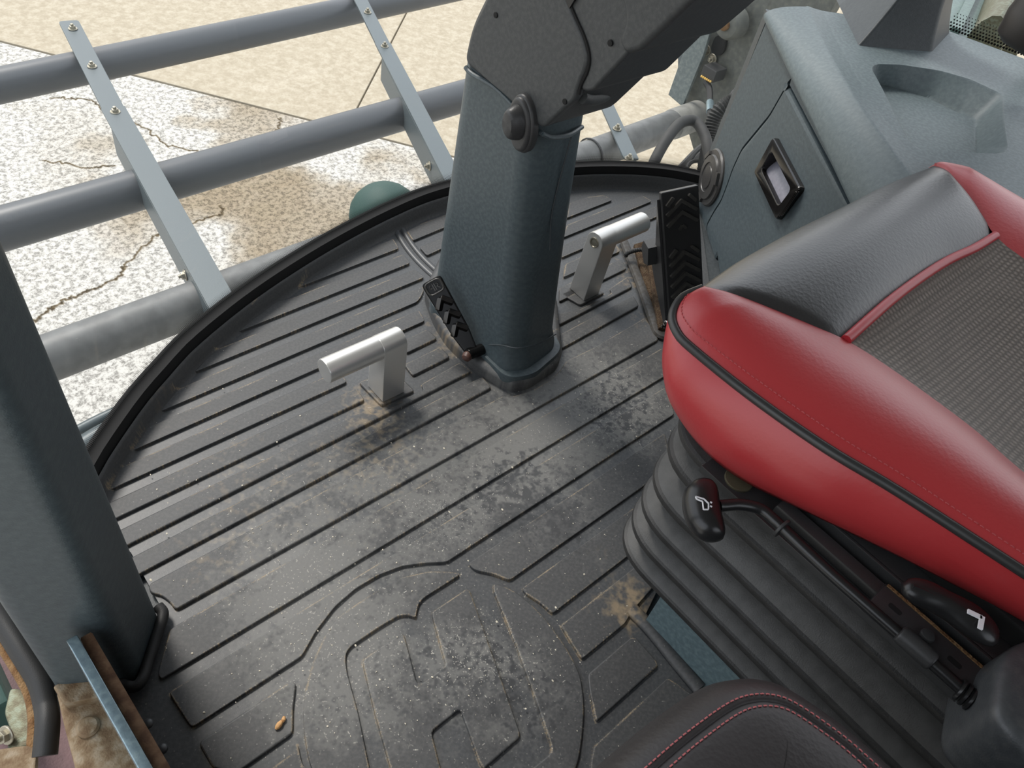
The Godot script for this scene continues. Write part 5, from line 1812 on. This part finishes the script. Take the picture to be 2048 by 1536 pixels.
func seat() -> void:
	var t := thing("driver_seat", "red and black leather driver's seat with a knitted centre on a black rubber bellows", "seat")
	# seams, as curves in the cab
	var P := PackedVector3Array([Vector3(0.6784, 0.472, -0.3128), Vector3(0.6552, 0.462, -0.3206), Vector3(0.6293, 0.456, -0.31), Vector3(0.6136, 0.455, -0.2894), Vector3(0.6077, 0.456, -0.2625), Vector3(0.6045, 0.46, -0.1836), Vector3(0.6109, 0.463, -0.0967), Vector3(0.6245, 0.466, -0.022), Vector3(0.6374, 0.472, 0.0927), Vector3(0.651, 0.478, 0.2061)])
	var S0 := PackedVector3Array([Vector3(0.6784, 0.472, -0.3128), Vector3(0.6854, 0.478, -0.2961), Vector3(0.6971, 0.48, -0.2772), Vector3(0.734, 0.475, -0.217), Vector3(0.7643, 0.468, -0.1706)])
	var S1 := PackedVector3Array([Vector3(0.7643, 0.468, -0.1706), Vector3(0.7728, 0.466, -0.13), Vector3(0.776, 0.465, -0.0748), Vector3(0.7743, 0.465, -0.015), Vector3(0.7635, 0.466, 0.0433), Vector3(0.7433, 0.47, 0.1849)])
	var K := PackedVector3Array([Vector3(0.7643, 0.468, -0.1706), Vector3(0.8221, 0.47, -0.1746), Vector3(0.889, 0.47, -0.1788), Vector3(0.973, 0.468, -0.181), Vector3(1.0419, 0.467, -0.1795), Vector3(1.1043, 0.467, -0.173), Vector3(1.163, 0.468, -0.1611)])
	var F0 := PackedVector3Array([Vector3(0.6784, 0.472, -0.3128), Vector3(0.7344, 0.466, -0.3216), Vector3(0.7947, 0.463, -0.3276), Vector3(0.9121, 0.461, -0.3308), Vector3(1.0355, 0.461, -0.3287), Vector3(1.1422, 0.464, -0.3263), Vector3(1.253, 0.472, -0.316)])
	var Mid := PackedVector3Array([Vector3(0.6987, 0.445, -0.3217), Vector3(0.6591, 0.432, -0.3216), Vector3(0.6205, 0.422, -0.3015), Vector3(0.5993, 0.416, -0.2804), Vector3(0.5842, 0.412, -0.2447), Vector3(0.5849, 0.412, -0.1648), Vector3(0.5989, 0.416, -0.0809), Vector3(0.6211, 0.42, -0.0087), Vector3(0.6467, 0.432, 0.1163), Vector3(0.6648, 0.44, 0.231)])
	var Bt := PackedVector3Array([Vector3(0.752, 0.385, -0.3173), Vector3(0.7072, 0.372, -0.3077), Vector3(0.6556, 0.362, -0.2866), Vector3(0.6192, 0.358, -0.2535), Vector3(0.5994, 0.36, -0.2012), Vector3(0.5979, 0.365, -0.145), Vector3(0.6159, 0.372, -0.081), Vector3(0.6389, 0.38, -0.0068), Vector3(0.6524, 0.385, 0.0407), Vector3(0.6702, 0.398, 0.1297), Vector3(0.69, 0.41, 0.2465)])
	var xc := (K[0].x + K[6].x) / 2
	F0[6] = Vector3(2 * xc - F0[0].x, F0[0].y, F0[0].z)
	K[6] = Vector3(2 * xc - K[0].x, K[0].y, K[0].z)
	var n := 72
	var S := S0.duplicate()
	S.append_array(S1.slice(1))
	var pe := even(P, n)
	var se := even(S, n)
	var me := even(Mid, n)
	var be := even(Bt, n)
	var crown := PackedVector3Array()
	for i in n:
		var u := minf(1.0, i / 10.0)
		crown.append(pe[i].lerp(se[i], 0.45) + Vector3(0, 0.004 + 0.017 * u, 0))
	for side in 2:
		var a := pe if side == 0 else mirrored(pe, xc)
		var b := se if side == 0 else mirrored(se, xc)
		var c := crown if side == 0 else mirrored(crown, xc)
		var m := me if side == 0 else mirrored(me, xc)
		var d := be if side == 0 else mirrored(be, xc)
		put("bolster", mesh_of(sheet(between(a, c, b, 14), Vector3.ZERO, side == 0), 70.0), M.red_leather, t)
		var rows := between(a, m, d, 12)
		var under := PackedVector3Array()
		for v in d:
			under.append(Vector3(lerpf(v.x, xc, 0.25), v.y + 0.004, v.z + 0.01))
		rows.append(under)
		put("side_panel", mesh_of(sheet(rows, Vector3.ZERO, side == 1), 70.0), M.red_leather, t)
		var s := Sh.new()
		tube(s, a if side == 0 else a.slice(9), 0.0053, 10)
		put("piping", mesh_of(s), M.piping_black, t)
		var line := PackedVector3Array()
		for i in range(2, n):
			var v := 0.11
			line.append(a[i] * (2 * (v - 0.5) * (v - 1)) + c[i] * (-4 * v * (v - 1)) + b[i] * (2 * v * (v - 0.5)) + Vector3(0, 0.0004, 0))
		put("stitching", mesh_of(stitches(line, 0.0055, 0.0007)), M.thread_red, t)
	# black front
	var front := coons(F0, K, S0, mirrored(S0, xc), 60, 22, func(u, v): return 0.017 * sin(v * PI) * pow(sin(u * PI), 0.35) - 0.004 * exp(-pow((v - 0.97) * 14.0, 2)))
	var rows2: Array[PackedVector3Array] = []
	for o in [Vector3(0, -0.12, 0.02), Vector3(0, -0.095, 0.0), Vector3(0, -0.06, -0.013), Vector3(0, -0.028, -0.0125), Vector3(0, -0.008, -0.006)]:
		var row := PackedVector3Array()
		for v in front[0]:
			row.append(v + o)
		rows2.append(row)
	rows2.append_array(front)
	put("front_panel", mesh_of(sheet(rows2, Vector3.ZERO, true), 70.0), M.black_leather, t)
	# knitted centre
	var back := PackedVector3Array([S1[5], S1[5].lerp(mirrored(S1, xc)[5], 0.5) + Vector3(0, -0.02, 0.01), mirrored(S1, xc)[5]])
	var centre := coons(K, back, S1, mirrored(S1, xc), 50, 40, func(u, v): return -0.012 * sin(u * PI) * minf(1.0, v * 4.0) - 0.006 * minf(1.0, v * 12.0) * (1.0 - pow(2.0 * u - 1.0, 8.0)))
	put("centre_fabric", mesh_of(sheet(centre, Vector3.ZERO, true), 70.0), M.fabric, t)
	var s := Sh.new()
	tube(s, even(K, 40), 0.0062, 10)
	put("front_piping", mesh_of(s), M.piping_red, t)
	# backrest
	s = Sh.new()
	prism(s, rounded(rect(0.56, 0.11), 0.05, 6), 0.0, 0.58, 0.05, Transform3D(Basis(Vector3.RIGHT, 0.14), Vector3(xc, 0.45, 0.42)), true, 5)
	put("backrest", mesh_of(s, 60.0), M.black_leather, t)
	# pan below the cushion
	s = Sh.new()
	box(s, Vector3(0.66, 0.372, -0.20), Vector3(1.24, 0.40, 0.55), 0.004)
	put("seat_pan", mesh_of(s), M.black_void, t)
	s = Sh.new()
	box(s, Vector3(0.634, 0.343, -0.16), Vector3(1.27, 0.372, 0.55), 0.004)
	put("frame_plate", mesh_of(s), M.black_plastic, t)

	# bellows: folds that step in and out
	var rings: Array[PackedVector3Array] = []
	var ridge := [0.105, 0.15, 0.195, 0.245, 0.305, 0.345]
	for k in ridge.size():
		var y: float = ridge[k]
		var low: float = y - (0.042 if k == 0 else (y - float(ridge[k - 1])) * 0.54)
		# the dark underside and edge of a fold, and its ledge, toned paler to paint light from above
		rings = []
		for h in [[low, 0.046], [y - 0.0135, 0.0045], [y - 0.0105, 0.0008], [y - 0.006, 0.0], [y - 0.002, 0.0008], [y, 0.0035]]:
			rings.append(lift(fold_outline(h[1]), h[0], Transform3D.IDENTITY))
		s = Sh.new()
		loft(s, rings, k == 0, false)
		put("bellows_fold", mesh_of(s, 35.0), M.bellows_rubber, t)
		if k == ridge.size() - 1:
			rings = [lift(fold_outline(0.0035), y, Transform3D.IDENTITY), lift(fold_outline(0.06), y + 0.002, Transform3D.IDENTITY)]
		else:
			var top: float = float(ridge[k + 1]) - (float(ridge[k + 1]) - y) * 0.54
			rings = []
			for h in [[0.0, 0.0035], [0.25, 0.009], [0.55, 0.020], [0.85, 0.036], [1.0, 0.046]]:
				rings.append(lift(fold_outline(h[1]), lerpf(y, top, h[0]), Transform3D.IDENTITY))
		s = Sh.new()
		loft(s, rings, false, k == ridge.size() - 1)
		put("bellows_ledge", mesh_of(s, 50.0), M.bellows_lit, t)
	# embossed mark between two folds
	s = Sh.new()
	var mk := Vector3(0.6247, 0.218, -0.1368)
	var me2 := Vector3(0.6248, 0.218, -0.0934)
	bar(s, mk + Vector3(0.008, 0, 0), me2 + Vector3(0.008, 0, 0), 0.030, 0.006, 0.002)
	bar(s, me2 + Vector3(0.008, 0, 0), me2 + Vector3(0.014, 0.002, 0.22), 0.012, 0.006, 0.002)
	var plate := put("embossed_plate", mesh_of(s), M.bellows_rubber, t)
	var glyphs := [[0.20, 0.55, -0.006], [0.62, 0.98, -0.006], [0.25, 0.50, 0.006], [0.70, 0.84, 0.008]]
	for g in glyphs:
		s = Sh.new()
		var a: Vector3 = mk.lerp(me2, g[0]) + Vector3(0.008 - float(g[2]), 0.0035, 0)
		var b: Vector3 = mk.lerp(me2, g[1]) + Vector3(0.008 - float(g[2]), 0.0035, 0)
		var dz := (b - a).normalized()
		var dx := Vector3(dz.z, 0, -dz.x) * 0.0042
		tube(s, PackedVector3Array([a - dx, b - dx, b - dx * 0.3 + dz * 0.0025, b + dx, a + dx]), 0.0011, 5)
		put("embossed_letter", mesh_of(s), M.bellows_rubber, plate)
	# blue-grey base box
	s = Sh.new()
	box(s, Vector3(0.612, -0.09, -0.152), Vector3(1.26, 0.098, 0.5), 0.004)
	put("base", mesh_of(s), M.base_blue, t)
	# slide rail with its hinge plate
	s = Sh.new()
	box(s, Vector3(0.586, 0.343, -0.185), Vector3(0.634, 0.353, 0.42), 0.001)
	box(s, Vector3(0.630, 0.353, -0.12), Vector3(0.634, 0.372, 0.42), 0.001)
	box(s, Vector3(0.604, 0.353, -0.10), Vector3(0.622, 0.366, 0.42), 0.003)
	put("slide_rail", mesh_of(s), M.black_plastic, t)
	s = Sh.new()
	cyl(s, Vector3(0.5861, 0.353, -0.1776) + Vector3(0.02, -0.002, 0.03), Vector3(0.5861, 0.353, -0.1776) + Vector3(0.02, 0.003, 0.03), 0.016, 0.001, 24)
	put("rail_roller", mesh_of(s), M.roller, t)
	# rod handle: T grip, bent stem, long rod
	s = Sh.new()
	var g0 := Vector3(0.5445, 0.371, -0.135)
	tube(s, smooth(PackedVector3Array([g0, Vector3(0.5653, 0.371, -0.123), Vector3(0.5792, 0.371, -0.1069), Vector3(0.5808, 0.371, -0.0897), Vector3(0.5799, 0.371, -0.0737), Vector3(0.58, 0.3685, -0.0239), Vector3(0.58, 0.3688, 0.0288), Vector3(0.58, 0.37, 0.126)]), 6), 0.0062, 12)
	var rod := put("adjuster_rod", mesh_of(s), M.black_gloss_soft, t)
	s = Sh.new()
	cyl(s, Vector3(0.5795, 0.371, -0.0804), Vector3(0.5793, 0.371, -0.077), 0.0115, 0.001, 16)
	put("collar", mesh_of(s), M.black_plastic, rod)
	s = Sh.new()
	var ga := Vector3(0.5537, 0.368, -0.1658)
	var gb := Vector3(0.5092, 0.368, -0.1173)
	var gm := ga.lerp(gb, 0.5)
	var gd := (gb - ga).normalized()
	var gw := Vector3.UP.cross(gd).normalized()
	if gw.dot(g0 - gm) < 0:
		gw = -gw
	rings = []
	for i in 19:
		var u := i / 18.0 * 2 - 1
		var r := pow(maxf(0.0, 1 - pow(absf(u), 3.2)), 0.45)
		var ring := PackedVector3Array()
		for k in 20:
			var a := TAU * k / 20
			ring.append(gm + gd * u * ga.distance_to(gb) * 0.56 + gw * (cos(a) * 0.0195 * r + 0.008 * u * u - 0.004) + Vector3.UP * sin(a) * 0.017 * r)
		rings.append(ring)
	loft(s, rings)
	var grip := put("grip", mesh_of(s, 60.0), M.black_gloss_soft, rod)
	# printed seat symbol with two small marks
	s = Sh.new()
	var o := gm + Vector3.UP * 0.0165 + gw * 0.001
	var ups := Vector3(0.5203, 0.385, -0.1489) - Vector3(0.5158, 0.385, -0.1305)
	var sym: PackedVector3Array = PackedVector3Array([Vector3(0.5202, 0.3855, -0.1536), Vector3(0.5186, 0.3855, -0.151), Vector3(0.5216, 0.3855, -0.1454), Vector3(0.5148, 0.3855, -0.1386), Vector3(0.5192, 0.3855, -0.1356), Vector3(0.525, 0.3855, -0.1402), Vector3(0.5253, 0.3855, -0.1465)])
	for i in sym.size():
		bar(s, sym[i], sym[(i + 1) % sym.size()], 0.0010, 0.0014, 0.0002)
	for q in [PackedVector3Array([Vector3(0.5282, 0.385, -0.1406), Vector3(0.529, 0.385, -0.1386)]), PackedVector3Array([Vector3(0.5243, 0.385, -0.1375), Vector3(0.5252, 0.385, -0.1355)])]:
		bar(s, q[0], q[1], 0.0014, 0.0014, 0.0002)
	put("seat_symbol", mesh_of(s), M.print_white, grip)
	s = Sh.new()
	box(s, Vector3(0.584, 0.353, 0.024), Vector3(0.618, 0.371, 0.132), 0.002)
	var hinge := put("hinge_plate", mesh_of(s), M.black_plastic, t)
	s = Sh.new()
	box(s, Vector3(0.6145, 0.371, 0.026), Vector3(0.618, 0.3725, 0.13), 0.0005)
	put("worn_edge", mesh_of(s), M.dirt, hinge)
	for q in [[0.0448, 0.599], [0.1096, 0.598]]:
		s = Sh.new()
		prism(s, rounded(rect(0.006, 0.014), 0.003, 4), 0.3708, 0.3714, 0.0, Transform3D(Basis.IDENTITY, Vector3(q[1], 0, q[0])))
		put("slot", mesh_of(s), M.black_void, hinge)
	s = Sh.new()
	cyl(s, Vector3(0.580, 0.371, 0.060), Vector3(0.580, 0.371, 0.097), 0.0098, 0.003, 16)
	put("hinge_barrel", mesh_of(s), M.black_plastic, hinge)
	s = Sh.new()
	cyl(s, Vector3(0.598, 0.371, 0.079), Vector3(0.598, 0.377, 0.079), 0.007, 0.002, 14)
	put("rivet", mesh_of(s), M.black_plastic, hinge)
	s = Sh.new()
	var helix := PackedVector3Array()
	var h0 := Vector3(0.578, 0.370, 0.124)
	for k in 7 * 14 + 1:
		var a := TAU * k / 14
		helix.append(h0 + Vector3(cos(a) * 0.0095, sin(a) * 0.0095, 0.036 * k / 98.0))
	tube(s, helix, 0.0021, 6)
	put("spring", mesh_of(s), M.black_gloss_soft, t)
	# second lever: a long bean with a white chevron
	s = Sh.new()
	var l0 := Vector3(0.596, 0.405, 0.0323)
	var l1 := Vector3(0.6226, 0.405, 0.1217)
	var ld := (l1 - l0).normalized()
	var lw := Vector3.UP.cross(ld).normalized()
	rings = []
	for i in 23:
		var u := i / 22.0
		var e := pow(maxf(0.0, 1 - pow(absf(u * 2 - 1), 3.4)), 0.5)
		var ring := PackedVector3Array()
		var wid := lerpf(0.0165, 0.0185, u) - 0.004 * exp(-pow((u - 0.42) * 5.0, 2))
		for k in 20:
			var a := TAU * k / 20
			ring.append(l0.lerp(l1, u) + lw * (cos(a) * wid * e + 0.006 * sin(u * PI)) + Vector3.UP * sin(a) * 0.0125 * e)
		rings.append(ring)
	loft(s, rings)
	var lever := put("backrest_lever", mesh_of(s, 60.0), M.black_gloss_soft, t)
	s = Sh.new()
	var chev: PackedVector3Array = PackedVector3Array([Vector3(0.6115, 0.4185, 0.0854), Vector3(0.6125, 0.4185, 0.0915), Vector3(0.6167, 0.4185, 0.0975), Vector3(0.6042, 0.4185, 0.1014)])
	tube(s, smooth(PackedVector3Array([Vector3(0.5961, 0.413, 0.0403), Vector3(0.6003, 0.414, 0.0501), Vector3(0.606, 0.414, 0.0629), Vector3(0.6164, 0.412, 0.0709)]), 4), 0.0022, 6)
	put("moulded_ridge", mesh_of(s), M.black_gloss_soft, lever)
	s = Sh.new()
	bar(s, chev[0], chev[2], 0.0042, 0.002, 0.0003)
	bar(s, chev[2] + (chev[2] - chev[3]).normalized() * 0.002, chev[3], 0.0042, 0.002, 0.0003)
	put("chevron_print", mesh_of(s), M.print_white, lever)
	# grey plastic cover at the rear corner of the seat
	s = Sh.new()
	var cov := rounded(PackedVector2Array([Vector2(0.6086, 0.1255), Vector2(0.5425, 0.1482), Vector2(0.5401, 0.1889), Vector2(0.5686, 0.29), Vector2(0.6861, 0.2553), Vector2(0.6574, 0.1398)]), 0.022, 5)
	prism(s, cov, 0.32, 0.412, 0.02, Transform3D.IDENTITY, true, 5)
	put("corner_cover", mesh_of(s, 60.0), M.grey_plastic, t)


# ------------------------------------------------------------------ cushion in the lower right corner

func buddy_cushion() -> void:
	var t := thing("padded_cushion", "brown-black leather cushion with pink double stitching in front of the seat bellows", "cushion")
	var top := 0.43
	var plan := PackedVector2Array([Vector2(0.12, -0.04), Vector2(0.238, -0.036), Vector2(0.316, -0.031), Vector2(0.372, -0.020), Vector2(0.408, 0.008), Vector2(0.424, 0.052), Vector2(0.430, 0.10), Vector2(0.434, 0.20), Vector2(0.430, 0.32), Vector2(0.40, 0.40), Vector2(0.34, 0.43), Vector2(0.22, 0.44), Vector2(0.11, 0.43), Vector2(0.05, 0.39), Vector2(0.02, 0.31), Vector2(0.01, 0.18), Vector2(0.02, 0.06), Vector2(0.05, -0.015)])
	var fine := PackedVector3Array()
	for v in plan:
		fine.append(Vector3(v.x, 0, v.y))
	var round_ := smooth(fine, 6, true)
	var p := PackedVector2Array()
	for v in round_:
		p.append(Vector2(v.x, v.z))
	p = ccw(p)
	var s := Sh.new()
	var rings: Array[PackedVector3Array] = []
	for r in [[0.30, 0.03], [0.335, 0.004], [0.37, -0.001], [0.405, 0.001], [0.42, 0.006], [0.431, 0.015], [0.4365, 0.024], [0.4375, 0.028], [0.4360, 0.030], [0.4385, 0.033], [0.4425, 0.042], [0.4465, 0.060], [0.449, 0.085]]:
		rings.append(lift(inset(p, r[1]), r[0], Transform3D.IDENTITY))
	loft(s, rings, true, true)
	put("cushion_cover", mesh_of(s, 70.0), M.brown_leather, t)
	for o in [[0.0245, 0.4372], [0.0345, 0.4398]]:
		var line := lift(inset(p, o[0]), o[1], Transform3D.IDENTITY)
		put("stitching", mesh_of(stitches(line, 0.0045, 0.0006)), M.thread_pink, t)


# ------------------------------------------------------------------ loose crumbs

func crumbs() -> void:
	var s := Sh.new()
	lathe(s, PackedVector2Array([Vector2(0.4, -0.5), Vector2(0.9, -0.25), Vector2(1.0, 0.1), Vector2(0.6, 0.5)]), Transform3D.IDENTITY, 6)
	var mesh := mesh_of(s, 60.0)
	var mm := MultiMesh.new()
	mm.transform_format = MultiMesh.TRANSFORM_3D
	mm.mesh = mesh
	mm.instance_count = 420
	var hearts := [Vector2(0.821, -0.5135), Vector2(0.5373, -0.5083), Vector2(0.2517, -0.4088), Vector2(0.1951, -0.3289), Vector2(0.3325, -0.2651), Vector2(0.4613, -0.2114), Vector2(0.3615, -0.5189), Vector2(0.2197, -0.6169), Vector2(0.2727, -0.7987), Vector2(0.6093, -0.2949)]
	for i in 420:
		var c: Vector2 = hearts[rng.randi() % hearts.size()]
		var r := 0.0006 + 0.0011 * pow(rng.randf(), 4.0)
		var b := Basis(Vector3(rng.randf(), rng.randf(), rng.randf()).normalized(), rng.randf() * TAU).scaled(Vector3(r, r * 0.6, r * rng.randf_range(0.8, 1.6)))
		var x := clampf(c.x + rng.randfn(0, 0.09), 0.08, 1.2)
		var z := clampf(c.y + rng.randfn(0, 0.08), -0.95, -0.05)
		mm.set_instance_transform(i, Transform3D(b, Vector3(x, 0.0005, z)))
	var o := MultiMeshInstance3D.new()
	o.name = "crumbs"
	o.multimesh = mm
	o.material_override = M.crumb
	tag(o, "scattered pale crumbs and grit lying on the ribbed mat", "crumbs")
	o.set_meta("kind", "stuff")
	add_child(o)
	s = Sh.new()
	var at := Vector3(0.1431, 0.003, -0.3305)
	lathe(s, PackedVector2Array([Vector2(0.0015, -0.006), Vector2(0.0032, -0.003), Vector2(0.0036, 0.001), Vector2(0.002, 0.005)]), along(at - Vector3(0.002, 0, 0.001), at + Vector3(0.004, 0.001, -0.003)), 9)
	lathe(s, PackedVector2Array([Vector2(0.001, -0.003), Vector2(0.0028, 0.0), Vector2(0.0016, 0.004)]), along(at + Vector3(0.005, 0, -0.003), at + Vector3(0.008, 0.001, -0.006)), 9)
	tag(put("grain_husk", mesh_of(s), M.husk), "tan grain husk on the ribbed mat left of the round emblem", "husk")
